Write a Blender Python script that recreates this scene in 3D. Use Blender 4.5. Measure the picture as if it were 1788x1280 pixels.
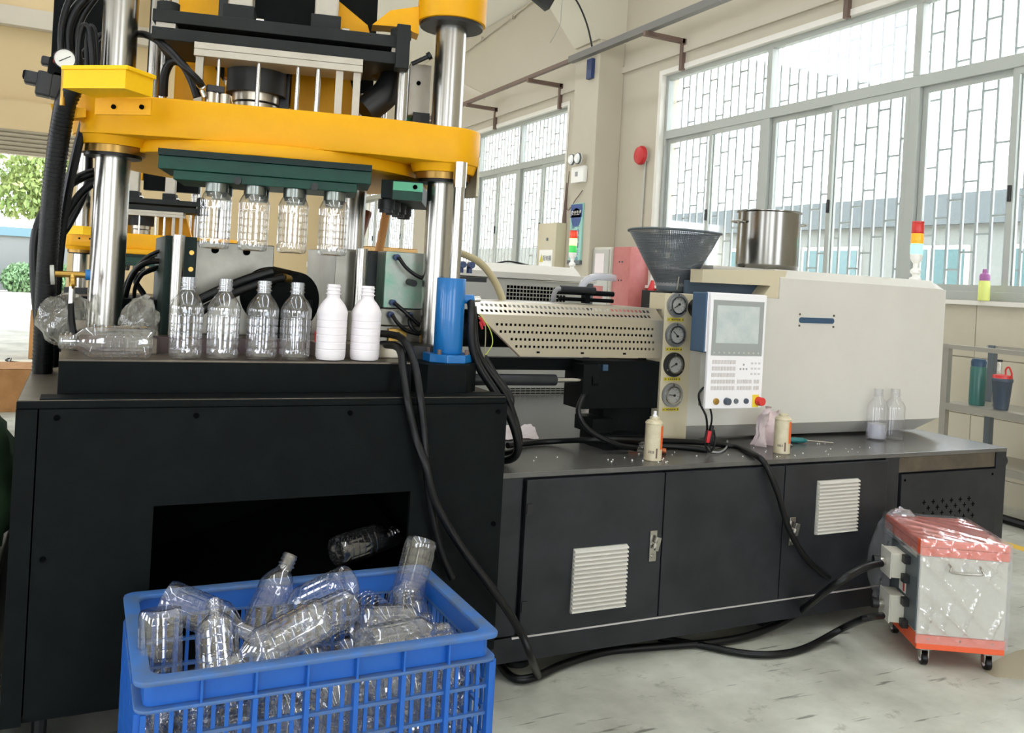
import bpy, bmesh, math, random
from mathutils import Vector, Matrix, Euler
random.seed(7)
for _o in list(bpy.data.objects): bpy.data.objects.remove(_o)
SC = bpy.context.scene
COL = SC.collection
R = math.radians
PI = math.pi

# ---------------------------------------------------------------- camera
cam_data = bpy.data.cameras.new('camera')
cam_data.sensor_width = 36.0
cam_data.lens = 30.705
cam_data.shift_y = -0.0789
cam_data.clip_end = 300
cam = bpy.data.objects.new('camera', cam_data)
COL.objects.link(cam)
cam.location = (0, 0, 1.4)
_yaw, _pitch, _roll = R(26.13), R(-0.2), R(3.2)
_f = Vector((math.sin(_yaw)*math.cos(_pitch), math.cos(_yaw)*math.cos(_pitch), math.sin(_pitch)))
_r = Vector((math.cos(_yaw), -math.sin(_yaw), 0))
_u = _r.cross(_f)
_rx = _r*math.cos(_roll)+_u*math.sin(_roll)
_up = -_r*math.sin(_roll)+_u*math.cos(_roll)
cam.rotation_euler = Matrix((_rx, _up, -_f)).transposed().to_euler()
SC.camera = cam

# ---------------------------------------------------------------- overcast sky
world = bpy.data.worlds.new('overcast_sky'); SC.world = world
world.use_nodes = True
_bg = world.node_tree.nodes['Background']
_bg.inputs['Color'].default_value = (0.92, 0.975, 1.06, 1)
_bg.inputs['Strength'].default_value = 9.0
SC.view_settings.view_transform = 'Standard'
SC.view_settings.look = 'None'
SC.view_settings.exposure = -0.2
SC.view_settings.gamma = 1.0
SC.view_settings.use_curve_mapping = False
SC.cycles.use_denoising = True
SC.cycles.max_bounces = 10
SC.cycles.diffuse_bounces = 5
SC.cycles.glossy_bounces = 5
SC.cycles.transparent_max_bounces = 40
SC.cycles.sample_clamp_indirect = 6.0

# ---------------------------------------------------------------- materials
def lin(c):
    c = c/255.0
    return c/12.92 if c <= 0.04045 else ((c+0.055)/1.055)**2.4
def rgb(t): return (lin(t[0]), lin(t[1]), lin(t[2]), 1.0)
MATS = {}
def mat(name, col, rough=0.5, metal=0.0, spec=0.5, var=None, vscale=8.0, vamt=0.5, vmid=0.5, bump=0.0, bscale=120.0, emit=None, estr=0.0, coat=0.0, stretch=None):
    m = bpy.data.materials.new(name); m.use_nodes = True
    nt = m.node_tree; b = nt.nodes['Principled BSDF']
    b.inputs['Base Color'].default_value = rgb(col)
    b.inputs['Roughness'].default_value = rough
    b.inputs['Metallic'].default_value = metal
    b.inputs['Specular IOR Level'].default_value = spec
    if coat: b.inputs['Coat Weight'].default_value = coat
    if var or bump:
        tc = nt.nodes.new('ShaderNodeTexCoord')
        src = tc.outputs['Object']
        if stretch:
            mp = nt.nodes.new('ShaderNodeMapping'); mp.inputs['Scale'].default_value = stretch
            nt.links.new(src, mp.inputs['Vector']); src = mp.outputs['Vector']
    if var:
        n = nt.nodes.new('ShaderNodeTexNoise'); n.inputs['Scale'].default_value = vscale
        n.inputs['Detail'].default_value = 6; n.inputs['Roughness'].default_value = 0.65
        rp = nt.nodes.new('ShaderNodeValToRGB')
        rp.color_ramp.elements[0].position = vmid-0.25*vamt; rp.color_ramp.elements[1].position = vmid+0.25*vamt
        rp.color_ramp.elements[0].color = rgb(var); rp.color_ramp.elements[1].color = rgb(col)
        nt.links.new(src, n.inputs['Vector']); nt.links.new(n.outputs['Fac'], rp.inputs['Fac'])
        nt.links.new(rp.outputs['Color'], b.inputs['Base Color'])
    if bump:
        n2 = nt.nodes.new('ShaderNodeTexNoise'); n2.inputs['Scale'].default_value = bscale
        bp = nt.nodes.new('ShaderNodeBump'); bp.inputs['Strength'].default_value = bump; bp.inputs['Distance'].default_value = 0.01
        nt.links.new(src, n2.inputs['Vector']); nt.links.new(n2.outputs['Fac'], bp.inputs['Height'])
        nt.links.new(bp.outputs['Normal'], b.inputs['Normal'])
    if emit:
        b.inputs['Emission Color'].default_value = rgb(emit); b.inputs['Emission Strength'].default_value = estr
    MATS[name] = m
    return m
def clear_mat(name, tint, f0=0.08, haze=0.05, hcol=(240, 242, 250), gloss_rough=0.03, bump=0.0, bscale=30.0):
    m = bpy.data.materials.new(name); m.use_nodes = True
    nt = m.node_tree
    for n in list(nt.nodes):
        if n.type == 'BSDF_PRINCIPLED': nt.nodes.remove(n)
    out = [n for n in nt.nodes if n.type == 'OUTPUT_MATERIAL'][0]
    tr = nt.nodes.new('ShaderNodeBsdfTransparent'); tr.inputs['Color'].default_value = tint
    df = nt.nodes.new('ShaderNodeBsdfDiffuse'); df.inputs['Color'].default_value = rgb(hcol)
    mx = nt.nodes.new('ShaderNodeMixShader'); mx.inputs['Fac'].default_value = haze
    gl = nt.nodes.new('ShaderNodeBsdfGlossy'); gl.inputs['Roughness'].default_value = gloss_rough
    lw = nt.nodes.new('ShaderNodeLayerWeight'); lw.inputs['Blend'].default_value = 0.5
    pw = nt.nodes.new('ShaderNodeMath'); pw.operation = 'POWER'; pw.inputs[1].default_value = 3.0
    fr = nt.nodes.new('ShaderNodeMath'); fr.operation = 'MULTIPLY_ADD'; fr.inputs[1].default_value = 1-f0; fr.inputs[2].default_value = f0
    nt.links.new(lw.outputs['Facing'], pw.inputs[0]); nt.links.new(pw.outputs[0], fr.inputs[0])
    m2 = nt.nodes.new('ShaderNodeMixShader')
    L = nt.links.new
    L(tr.outputs[0], mx.inputs[1]); L(df.outputs[0], mx.inputs[2])
    L(fr.outputs[0], m2.inputs['Fac']); L(mx.outputs[0], m2.inputs[1]); L(gl.outputs[0], m2.inputs[2])
    L(m2.outputs[0], out.inputs['Surface'])
    if bump:
        tc = nt.nodes.new('ShaderNodeTexCoord'); n2 = nt.nodes.new('ShaderNodeTexNoise'); n2.inputs['Scale'].default_value = bscale
        bp = nt.nodes.new('ShaderNodeBump'); bp.inputs['Strength'].default_value = bump; bp.inputs['Distance'].default_value = 0.02
        L(tc.outputs['Object'], n2.inputs['Vector']); L(n2.outputs['Fac'], bp.inputs['Height'])
        L(bp.outputs['Normal'], gl.inputs['Normal']); L(bp.outputs['Normal'], lw.inputs['Normal'])
    MATS[name] = m
    return m

mat('yellow', (234, 172, 4), 0.45, spec=0.25, var=(218, 154, 4), vscale=5, vamt=1.6)
mat('yellow_bright', (246, 194, 8), 0.42, spec=0.25)
mat('black_base', (8, 12, 12), 0.6, spec=0.10, var=(12, 17, 17), vscale=14, bump=0.05, bscale=250)
mat('black_bench', (40, 42, 46), 0.4, spec=0.3, var=(30, 32, 35), vscale=6, bump=0.03, bscale=300)
mat('bench_top', (104, 102, 98), 0.27, spec=0.7, var=(58, 58, 58), vscale=3.5, vamt=1.2, bump=0.04, bscale=60)
mat('worn_steel', (122, 112, 98), 0.42, 0.6, var=(70, 64, 58), vscale=9, vamt=1.3)
mat('dark_steel', (44, 46, 46), 0.5, 0.35, var=(34, 36, 36), vscale=10)
mat('black_plate', (32, 35, 34), 0.6, 0.1, spec=0.28, var=(25, 28, 27), vscale=7)
mat('black_rubber', (8, 9, 11), 0.38, spec=0.32)
mat('black_plastic', (18, 19, 21), 0.45)
mat('hole_black', (3, 4, 5), 0.9, spec=0.05)
mat('chrome', (178, 175, 168), 0.26, 1.0)
mat('chrome_soft', (146, 144, 138), 0.22, 1.0, var=(122, 120, 114), vscale=4, stretch=(1, 1, .2))
mat('bush_steel', (120, 124, 118), 0.28, 0.9)
mat('lime_y', (226, 206, 60), 0.45)
mat('rod_steel', (205, 202, 196), 0.22, 1.0)
mat('brushed', (188, 180, 164), 0.3, 0.95)
mat('aluminium', (186, 180, 166), 0.5, 0.55, var=(168, 160, 146), vscale=12, vamt=1.2)
mat('bronze', (150, 118, 62), 0.32, 0.9)
mat('brass', (176, 140, 70), 0.3, 0.9)
mat('green_paint', (6, 68, 53), 0.45, spec=0.3, var=(4, 46, 37), vscale=9, vamt=1.2)
mat('green_dark', (9, 36, 31), 0.5, spec=0.25, var=(7, 28, 25), vscale=9)
mat('green_light', (84, 176, 136), 0.45)
mat('mould_steel', (150, 147, 136), 0.36, 0.75, var=(112, 110, 100), vscale=7, vamt=1.3)
mat('mould_smear', (170, 174, 164), 0.42, 0.5, var=(78, 160, 128), vscale=7, vamt=0.6, vmid=0.42)
mat('blue_paint', (12, 104, 172), 0.32, coat=0.3)
mat('blue_navy', (46, 76, 104), 0.4)
mat('recess_blue', (58, 74, 90), 0.5)
mat('blue_fit', (40, 60, 104), 0.4)
mat('cream', (208, 205, 196), 0.45, var=(202, 199, 190), vscale=1.5)
mat('cream_chamfer', (178, 178, 170), 0.45)
mat('cream_yellow', (198, 188, 160), 0.45)
mat('panel_white', (232, 230, 232), 0.4)
mat('print_grey', (198, 192, 190), 0.5)
mat('print_dark', (150, 150, 152), 0.5)
mat('screen_bezel', (150, 154, 152), 0.18, spec=0.6)
mat('screen_glass', (176, 186, 186), 0.08, spec=0.8, var=(196, 202, 200), vscale=9)
mat('tag_yellow', (214, 196, 40), 0.45, var=(188, 172, 50), vscale=90, vamt=0.6)
mat('dial', (176, 176, 172), 0.25)
mat('dial_white', (226, 226, 222), 0.3)
mat('needle', (20, 20, 22), 0.4)
mat('gauge_ring', (146, 148, 148), 0.35, 0.5)
mat('red_knob', (206, 52, 48), 0.35)
mat('red', (190, 40, 44), 0.4)
mat('red_faded', (182, 108, 102), 0.5, var=(172, 96, 92), vscale=5)
mat('orange', (226, 98, 36), 0.45)
mat('orange_red', (228, 94, 52), 0.5)
mat('grey_cab', (200, 198, 184), 0.5)
mat('blue_crate', (16, 90, 186), 0.42, var=(30, 96, 176), vscale=7, vamt=1.4, bump=0.05, bscale=80)
mat('blue_crate_rim', (46, 108, 186), 0.5, var=(84, 100, 120), vscale=13, vamt=0.9, bump=0.05, bscale=80)
mat('white_hdpe', (236, 230, 234), 0.42)
mat('spray_cream', (206, 196, 168), 0.35, var=(192, 180, 150), vscale=25)
mat('copper', (184, 104, 66), 0.35, 0.7)
mat('cardboard', (176, 128, 78), 0.8, var=(160, 114, 66), vscale=6)
mat('cardboard_pale', (206, 166, 108), 0.8)
mat('paper', (232, 222, 220), 0.8)
mat('paper_pink', (236, 218, 218), 0.8)
mat('wall', (190, 182, 164), 0.85, var=(180, 172, 153), vscale=0.8, vamt=1.5)
mat('wall_warm', (200, 178, 138), 0.85, var=(190, 168, 128), vscale=0.5, vamt=1.5)
mat('pipe_tan', (190, 130, 62), 0.45)
mat('pipe_brown', (128, 74, 52), 0.5)
mat('wall_clean', (206, 200, 182), 0.85)
mat('tile', (196, 188, 168), 0.35, var=(189, 181, 161), vscale=1.4)
mat('grout', (150, 142, 126), 0.9)
mat('window_frame', (170, 174, 168), 0.45, 0.2)
mat('frame_white', (220, 216, 206), 0.5)
mat('bar_white', (150, 156, 155), 0.5)
mat('tray_grey', (112, 110, 106), 0.5, 0.4)
mat('bracket_brown', (104, 84, 74), 0.6)
mat('rail_maroon', (62, 40, 40), 0.45)
mat('shelf_steel', (168, 164, 152), 0.4, 0.5)
mat('shelf_dark', (96, 104, 108), 0.5, 0.2)
mat('thermos_green', (60, 110, 104), 0.3)
mat('cup_grey', (66, 76, 90), 0.35)
mat('lime', (222, 230, 128), 0.4)
mat('purple', (160, 96, 152), 0.4)
mat('sign_blue', (40, 70, 130), 0.5)
mat('sign_teal', (150, 198, 186), 0.5)
mat('white', (238, 236, 230), 0.5)
mat('lens_white', (236, 236, 232), 0.15)
mat('red_lens', (230, 70, 40), 0.3, emit=(255, 70, 30), estr=0.25)
mat('amber_lens', (250, 170, 40), 0.3, emit=(255, 170, 30), estr=0.3)
mat('amber_lit', (255, 236, 150), 0.3, emit=(255, 236, 130), estr=2.2)
mat('green_lens', (70, 190, 90), 0.3, emit=(60, 210, 90), estr=0.4)
mat('green_lit', (150, 255, 220), 0.3, emit=(110, 255, 200), estr=2.2)
mat('red_dim', (196, 50, 44), 0.3, emit=(220, 40, 30), estr=0.08)
mat('green_cloth', (48, 78, 48), 0.9, bump=0.4, bscale=10)
mat('cream_hose', (172, 160, 122), 0.5)
mat('wire_red', (196, 44, 52), 0.5)
mat('wire_green', (196, 206, 90), 0.5)
mat('ground_out', (206, 200, 188), 0.9)
mat('fence_grey', (104, 108, 106), 0.9)
mat('fence_teal', (84, 112, 122), 0.8)
mat('bark', (96, 84, 64), 0.9)
mat('leaf', (146, 158, 92), 0.6, var=(110, 134, 70), vscale=1.2)
mat('leaf2', (108, 138, 98), 0.6, var=(84, 118, 78), vscale=2)
mat('bldg', (116, 120, 116), 0.9)
mat('bldg_band', (84, 92, 94), 0.8)
mat('bldg_glass', (76, 104, 106), 0.2)
mat('shutter_metal', (150, 140, 120), 0.5, 0.3)
mat('roof_white', (226, 221, 208), 0.9)
mat('beam_conc', (186, 178, 162), 0.9)
mat('flood_black', (40, 40, 42), 0.5)
mat('yellow_line', (232, 190, 80), 0.7)
mat('bag_grey', (176, 172, 160), 0.5)
mat('foil', (200, 198, 190), 0.25, 1.0)
mat('teal_handle', (30, 110, 110), 0.3)
clear_mat('pet', (0.98, 0.983, 0.987, 1), f0=0.17, haze=0.016, gloss_rough=0.03)
clear_mat('pet_frost', (0.975, 0.975, 0.985, 1), f0=0.06, haze=0.025)
clear_mat('pet_hazy', (0.92, 0.92, 0.97, 1), f0=0.06, haze=0.3)
clear_mat('glass', (0.97, 0.985, 0.98, 1), f0=0.03, haze=0.02)
clear_mat('wrap', (0.985, 0.985, 0.985, 1), f0=0.12, haze=0.17, gloss_rough=0.10)
clear_mat('bag_film', (0.96, 0.96, 0.94, 1), f0=0.05, haze=0.16, hcol=(214, 210, 198), gloss_rough=0.12, bump=0.4, bscale=25)

def mesh_screen_mat():
    # woven wire: open cells between wires
    m = bpy.data.materials.new('wire_mesh'); m.use_nodes = True
    nt = m.node_tree; b = nt.nodes['Principled BSDF']
    b.inputs['Base Color'].default_value = rgb((96, 102, 108)); b.inputs['Metallic'].default_value = 0.4; b.inputs['Roughness'].default_value = 0.4
    uv = nt.nodes.new('ShaderNodeTexCoord'); sp = nt.nodes.new('ShaderNodeSeparateXYZ')
    L = nt.links.new
    L(uv.outputs['UV'], sp.inputs[0])
    def tri(sock, n):
        a = nt.nodes.new('ShaderNodeMath'); a.operation = 'MULTIPLY'; a.inputs[1].default_value = n
        f = nt.nodes.new('ShaderNodeMath'); f.operation = 'FRACT'
        s = nt.nodes.new('ShaderNodeMath'); s.operation = 'LESS_THAN'; s.inputs[1].default_value = 0.6
        L(sock, a.inputs[0]); L(a.outputs[0], f.inputs[0]); L(f.outputs[0], s.inputs[0]); return s.outputs[0]
    mx = nt.nodes.new('ShaderNodeMath'); mx.operation = 'MAXIMUM'
    L(tri(sp.outputs[0], 150), mx.inputs[0]); L(tri(sp.outputs[1], 40), mx.inputs[1])
    L(mx.outputs[0], b.inputs['Alpha'])
    MATS['wire_mesh'] = m
mesh_screen_mat()

def floor_mat():
    m = bpy.data.materials.new('concrete_floor'); m.use_nodes = True
    nt = m.node_tree; b = nt.nodes['Principled BSDF']; L = nt.links.new
    tc = nt.nodes.new('ShaderNodeTexCoord')
    n = nt.nodes.new('ShaderNodeTexNoise'); n.inputs['Scale'].default_value = 1.6; n.inputs['Detail'].default_value = 9; n.inputs['Roughness'].default_value = 0.62
    r = nt.nodes.new('ShaderNodeValToRGB')
    r.color_ramp.elements[0].position = 0.34; r.color_ramp.elements[0].color = rgb((158, 158, 146))
    r.color_ramp.elements[1].position = 0.66; r.color_ramp.elements[1].color = rgb((208, 210, 198))
    L(tc.outputs['Object'], n.inputs['Vector']); L(n.outputs['Fac'], r.inputs['Fac'])
    v = nt.nodes.new('ShaderNodeTexNoise'); v.inputs['Scale'].default_value = 5.5; v.inputs['Detail'].default_value = 10; v.inputs['Roughness'].default_value = 0.75
    r2 = nt.nodes.new('ShaderNodeValToRGB')
    r2.color_ramp.elements[0].position = 0.30; r2.color_ramp.elements[0].color = rgb((110, 100, 84))
    r2.color_ramp.elements[1].position = 0.42; r2.color_ramp.elements[1].color = (1, 1, 1, 1)
    L(tc.outputs['Object'], v.inputs['Vector']); L(v.outputs['Fac'], r2.inputs['Fac'])
    mul = nt.nodes.new('ShaderNodeMix'); mul.data_type = 'RGBA'; mul.blend_type = 'MULTIPLY'; mul.inputs['Factor'].default_value = 0.55
    L(r.outputs['Color'], mul.inputs['A']); L(r2.outputs['Color'], mul.inputs['B'])
    # scuff scratches: stretched noise
    mp = nt.nodes.new('ShaderNodeMapping'); mp.inputs['Scale'].default_value = (3, 28, 1); mp.inputs['Rotation'].default_value = (0, 0, R(38))
    s = nt.nodes.new('ShaderNodeTexNoise'); s.inputs['Scale'].default_value = 1.4; s.inputs['Detail'].default_value = 5
    r3 = nt.nodes.new('ShaderNodeValToRGB')
    r3.color_ramp.elements[0].position = 0.30; r3.color_ramp.elements[0].color = rgb((60, 56, 50))
    r3.color_ramp.elements[1].position = 0.36; r3.color_ramp.elements[1].color = (1, 1, 1, 1)
    L(tc.outputs['Object'], mp.inputs['Vector']); L(mp.outputs['Vector'], s.inputs['Vector']); L(s.outputs['Fac'], r3.inputs['Fac'])
    mul2 = nt.nodes.new('ShaderNodeMix'); mul2.data_type = 'RGBA'; mul2.blend_type = 'MULTIPLY'; mul2.inputs['Factor'].default_value = 0.6
    L(mul.outputs['Result'], mul2.inputs['A']); L(r3.outputs['Color'], mul2.inputs['B'])
    L(mul2.outputs['Result'], b.inputs['Base Color'])
    rr = nt.nodes.new('ShaderNodeMapRange'); rr.inputs['To Min'].default_value = 0.55; rr.inputs['To Max'].default_value = 0.8; b.inputs['Specular IOR Level'].default_value = 0.3
    L(n.outputs['Fac'], rr.inputs['Value']); L(rr.outputs['Result'], b.inputs['Roughness'])
    MATS['concrete'] = m
floor_mat()
mat('puddle_water', (168, 160, 138), 0.08, spec=0.6)

# ---------------------------------------------------------------- mesh helpers
ORG = {}
def org_of(o):
    return ORG.get(o.name, Vector((0, 0, 0))) if o else Vector((0, 0, 0))
class MB:
    def __init__(s): s.v = []; s.f = []; s.uv = None
    def add(s, vs, fs):
        k = len(s.v); s.v += [tuple(v) for v in vs]; s.f += [tuple(i+k for i in f) for f in fs]; return s
    def box(s, x0, x1, y0, y1, z0, z1):
        vs = [(x, y, z) for z in (z0, z1) for y in (y0, y1) for x in (x0, x1)]
        return s.add(vs, [(0, 2, 3, 1), (4, 5, 7, 6), (0, 1, 5, 4), (2, 6, 7, 3), (0, 4, 6, 2), (1, 3, 7, 5)])
    def obox(s, c, sz, rot=None):
        c = Vector(c); h = Vector(sz)*0.5
        rot = rot if rot is not None else Matrix.Identity(3)
        vs = [c+rot @ Vector((x*h.x, y*h.y, z*h.z)) for z in (-1, 1) for y in (-1, 1) for x in (-1, 1)]
        return s.add(vs, [(0, 2, 3, 1), (4, 5, 7, 6), (0, 1, 5, 4), (2, 6, 7, 3), (0, 4, 6, 2), (1, 3, 7, 5)])
    def bar(s, p, q, w, h):
        p = Vector(p); q = Vector(q); d = (q-p)
        up = Vector((0, 0, 1)) if abs(d.normalized().z) < 0.95 else Vector((0, 1, 0))
        a = d.cross(up).normalized(); b = a.cross(d).normalized()
        m = Matrix((d.normalized(), a, b)).transposed()
        return s.obox((p+q)/2, (d.length, w, h), m)
    def cyl(s, p, q, r, n=24, r2=None, caps=True):
        p = Vector(p); q = Vector(q); d = (q-p).normalized()
        up = Vector((0, 0, 1)) if abs(d.z) < 0.9 else Vector((1, 0, 0))
        a = d.cross(up).normalized(); b = d.cross(a).normalized()
        r2 = r if r2 is None else r2
        vs = []
        for c, rr in ((p, r), (q, r2)):
            for i in range(n):
                t = 2*PI*i/n; vs.append(c+(a*math.cos(t)+b*math.sin(t))*rr)
        fs = [(i, (i+1) % n, n+(i+1) % n, n+i) for i in range(n)]
        if caps: fs += [tuple(range(n-1, -1, -1)), tuple(range(n, 2*n))]
        return s.add(vs, fs)
    def ring(s, p, q, r, ri, n=32):
        p = Vector(p); q = Vector(q); d = (q-p).normalized()
        up = Vector((0, 0, 1)) if abs(d.z) < 0.9 else Vector((1, 0, 0))
        a = d.cross(up).normalized(); b = d.cross(a).normalized()
        vs = []
        for c, rr in ((p, r), (q, r), (q, ri), (p, ri)):
            for i in range(n):
                t = 2*PI*i/n; vs.append(c+(a*math.cos(t)+b*math.sin(t))*rr)
        fs = []
        for k in range(4):
            for i in range(n): fs.append((k*n+i, k*n+(i+1) % n, ((k+1) % 4)*n+(i+1) % n, ((k+1) % 4)*n+i))
        return s.add(vs, fs)
    def lathe(s, prof, c=(0, 0, 0), n=24, rot=None, mod=None, caps=False):
        c = Vector(c); rot = rot if rot is not None else Matrix.Identity(3); vs = []
        for (r, z) in prof:
            for i in range(n):
                t = 2*PI*i/n; rr = r*(mod(i, n, z) if mod else 1)
                vs.append(c+rot @ Vector((rr*math.cos(t), rr*math.sin(t), z)))
        fs = []
        for k in range(len(prof)-1):
            for i in range(n): fs.append((k*n+i, k*n+(i+1) % n, (k+1)*n+(i+1) % n, (k+1)*n+i))
        if caps:
            fs.append(tuple(range(n-1, -1, -1))); fs.append(tuple((len(prof)-1)*n+i for i in range(n)))
        return s.add(vs, fs)
    def prism(s, poly, a, b, axis='z'):
        n = len(poly)
        def P(u, v, w): return (u, v, w) if axis == 'z' else ((u, w, v) if axis == 'y' else (w, u, v))
        vs = [P(u, v, a) for u, v in poly]+[P(u, v, b) for u, v in poly]
        fs = [(i, (i+1) % n, n+(i+1) % n, n+i) for i in range(n)]+[tuple(range(n-1, -1, -1)), tuple(range(n, 2*n))]
        return s.add(vs, fs)
    def tube(s, pts, r, n=10, sub=8, rend=None):
        P = [Vector(p) for p in pts]
        if sub > 1 and len(P) > 2:
            Q = []
            for i in range(len(P)-1):
                p0 = P[max(i-1, 0)]; p1 = P[i]; p2 = P[i+1]; p3 = P[min(i+2, len(P)-1)]
                for k in range(sub):
                    t = k/sub
                    Q.append(0.5*((2*p1)+(p2-p0)*t+(2*p0-5*p1+4*p2-p3)*t*t+(3*p1-p0-3*p2+p3)*t*t*t))
            Q.append(P[-1]); P = Q
        k = len(P); vs = []
        d0 = (P[1]-P[0]).normalized()
        up = Vector((0, 0, 1)) if abs(d0.z) < 0.9 else Vector((1, 0, 0))
        a = d0.cross(up).normalized()
        for i in range(k):
            d = (P[min(i+1, k-1)]-P[max(i-1, 0)]).normalized()
            a = (a-d*a.dot(d)).normalized(); b = d.cross(a)
            rr = r if rend is None else r+(rend-r)*i/(k-1)
            for j in range(n):
                t = 2*PI*j/n; vs.append(P[i]+(a*math.cos(t)+b*math.sin(t))*rr)
        fs = [(i*n+j, i*n+(j+1) % n, (i+1)*n+(j+1) % n, (i+1)*n+j) for i in range(k-1) for j in range(n)]
        fs += [tuple(range(n-1, -1, -1)), tuple((k-1)*n+j for j in range(n))]
        return s.add(vs, fs)
    def build(s, name, m, parent=None, bev=0.0, smooth=35, org=None, local=False, solid=0.0):
        me = bpy.data.meshes.new(name)
        o = bpy.data.objects.new(name, me)
        COL.objects.link(o)
        if parent is not None:
            g = Vector((0, 0, 0)) if local else org_of(parent)
        else:
            g = Vector(org) if org is not None else Vector((0, 0, 0))
        vs = s.v if local else [(v[0]-g.x, v[1]-g.y, v[2]-g.z) for v in s.v]
        me.from_pydata(vs, [], s.f)
        if bev > 0 or True:
            bm = bmesh.new(); bm.from_mesh(me)
            bmesh.ops.recalc_face_normals(bm, faces=bm.faces)
            if bev > 0:
                ed = [e for e in bm.edges if len(e.link_faces) == 2 and e.calc_face_angle(0) > R(30)]
                bmesh.ops.bevel(bm, geom=ed, offset=bev, segments=2, affect='EDGES', profile=0.5, clamp_overlap=True)
            bm.to_mesh(me); bm.free()
        me.materials.append(MATS[m])
        if smooth:
            for p in me.polygons: p.use_smooth = True
            me.set_sharp_from_angle(angle=R(smooth))
        if parent is not None:
            o.parent = parent; ORG[o.name] = org_of(parent)
        else:
            o.location = g; ORG[o.name] = g.copy()
        return o
def thing(name, loc, label, cat, group=None, rz=0.0):
    o = bpy.data.objects.new(name, None); COL.objects.link(o)
    o.empty_display_size = 0.1
    o.location = loc; o.rotation_euler = (0, 0, rz); ORG[o.name] = Vector(loc)
    tag(o, label, cat, group); return o
def tag(o, label, cat, group=None, kind=None):
    o['label'] = label; o['category'] = cat
    if group: o['group'] = group
    if kind: o['kind'] = kind
    return o
def struct(o, label=None):
    o['kind'] = 'structure'
    if label: o['label'] = label
    return o
def share(src, parent, loc, name=None, rot=None):
    # another piece with the same mesh
    o = bpy.data.objects.new(name or src.name.split('.')[0], src.data); COL.objects.link(o)
    o.parent = parent; o.location = loc
    if rot: o.rotation_euler = rot
    ORG[o.name] = org_of(parent)
    return o
def text(body, size, m, parent, loc, rot, align='CENTER', name='lettering', depth=0.0):
    cu = bpy.data.curves.new('lettering_curve', 'FONT'); cu.body = body; cu.size = size; cu.align_x = align; cu.align_y = 'CENTER'
    cu.extrude = depth; cu.resolution_u = 2
    t = bpy.data.objects.new('lettering_tmp', cu); COL.objects.link(t)
    bpy.context.view_layer.update()
    dg = bpy.context.evaluated_depsgraph_get()
    me = bpy.data.meshes.new_from_object(t.evaluated_get(dg))
    bpy.data.objects.remove(t); bpy.data.curves.remove(cu)
    me.materials.clear(); me.materials.append(MATS[m])
    o = bpy.data.objects.new(name, me); COL.objects.link(o)
    o.parent = parent; g = org_of(parent)
    o.location = Vector(loc)-g; o.rotation_euler = rot
    return o

# ================================================================ THE ROOM
WX = 6.02
m = MB(); m.box(-14, WX+0.0, -9, 22.0, -0.1, 0.0)
struct(m.build('floor', 'concrete', smooth=0), 'worn grey concrete workshop floor')
# window wall
wins = [(3.30, 8.55), (10.78, 15.55), (17.0, 21.0)]
ZS, ZT = 1.46, 3.95
m = MB()
ys = [-9]+[v for w in wins for v in w]+[22.3]
for i in range(0, len(ys), 2): m.box(WX, WX+0.25, ys[i], ys[i+1], 0, 5.75)
for a, b in wins:
    m.box(WX, WX+0.25, a, b, 0, ZS); m.box(WX, WX+0.25, a, b, ZT, 5.75)
wall_r = struct(m.build('wall_right', 'wall', smooth=0), 'cream painted window wall')
# tiled dado, each tile in its own right
tile_h, tile_w = 0.425, 0.60
tm = MB(); tm.box(-0.008, 0, 0.0, tile_w-0.005, 0, tile_h-0.005)
first = None
gm = MB(); gm.box(WX-0.004, WX, 2.0, 8.6, 0.0, ZS-0.02)
gm.build('tile_grout', 'grout', wall_r, smooth=0)
for j in range(4):
    z = 1.035-0.4275*j
    h = min(tile_h, ZS-0.03-z) if j == 0 else tile_h
    for i in range(9):
        y = 3.44+i*tile_w-0.9
        if z < 0:
            if j == 3: break
        if first is None:
            first = tm.build('tile', 'tile', wall_r, local=True, smooth=0); first.location = (WX-0.002, y, z)
        else: share(first, wall_r, (WX-0.002, y, z), 'tile')
b = MB(); b.box(WX-0.012, WX, 2.0, 8.6, 0.0, 0.175); b.build('skirting', 'tile', wall_r, smooth=0)
# window sills
for k, (a, b_) in enumerate(wins):
    m = MB(); m.box(WX-0.05, WX+0.02, a-0.05, b_+0.05, ZS-0.035, ZS)
    o = m.build('trim_%d' % (k+1), 'frame_white', smooth=0); struct(o, 'pale window sill')
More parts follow.
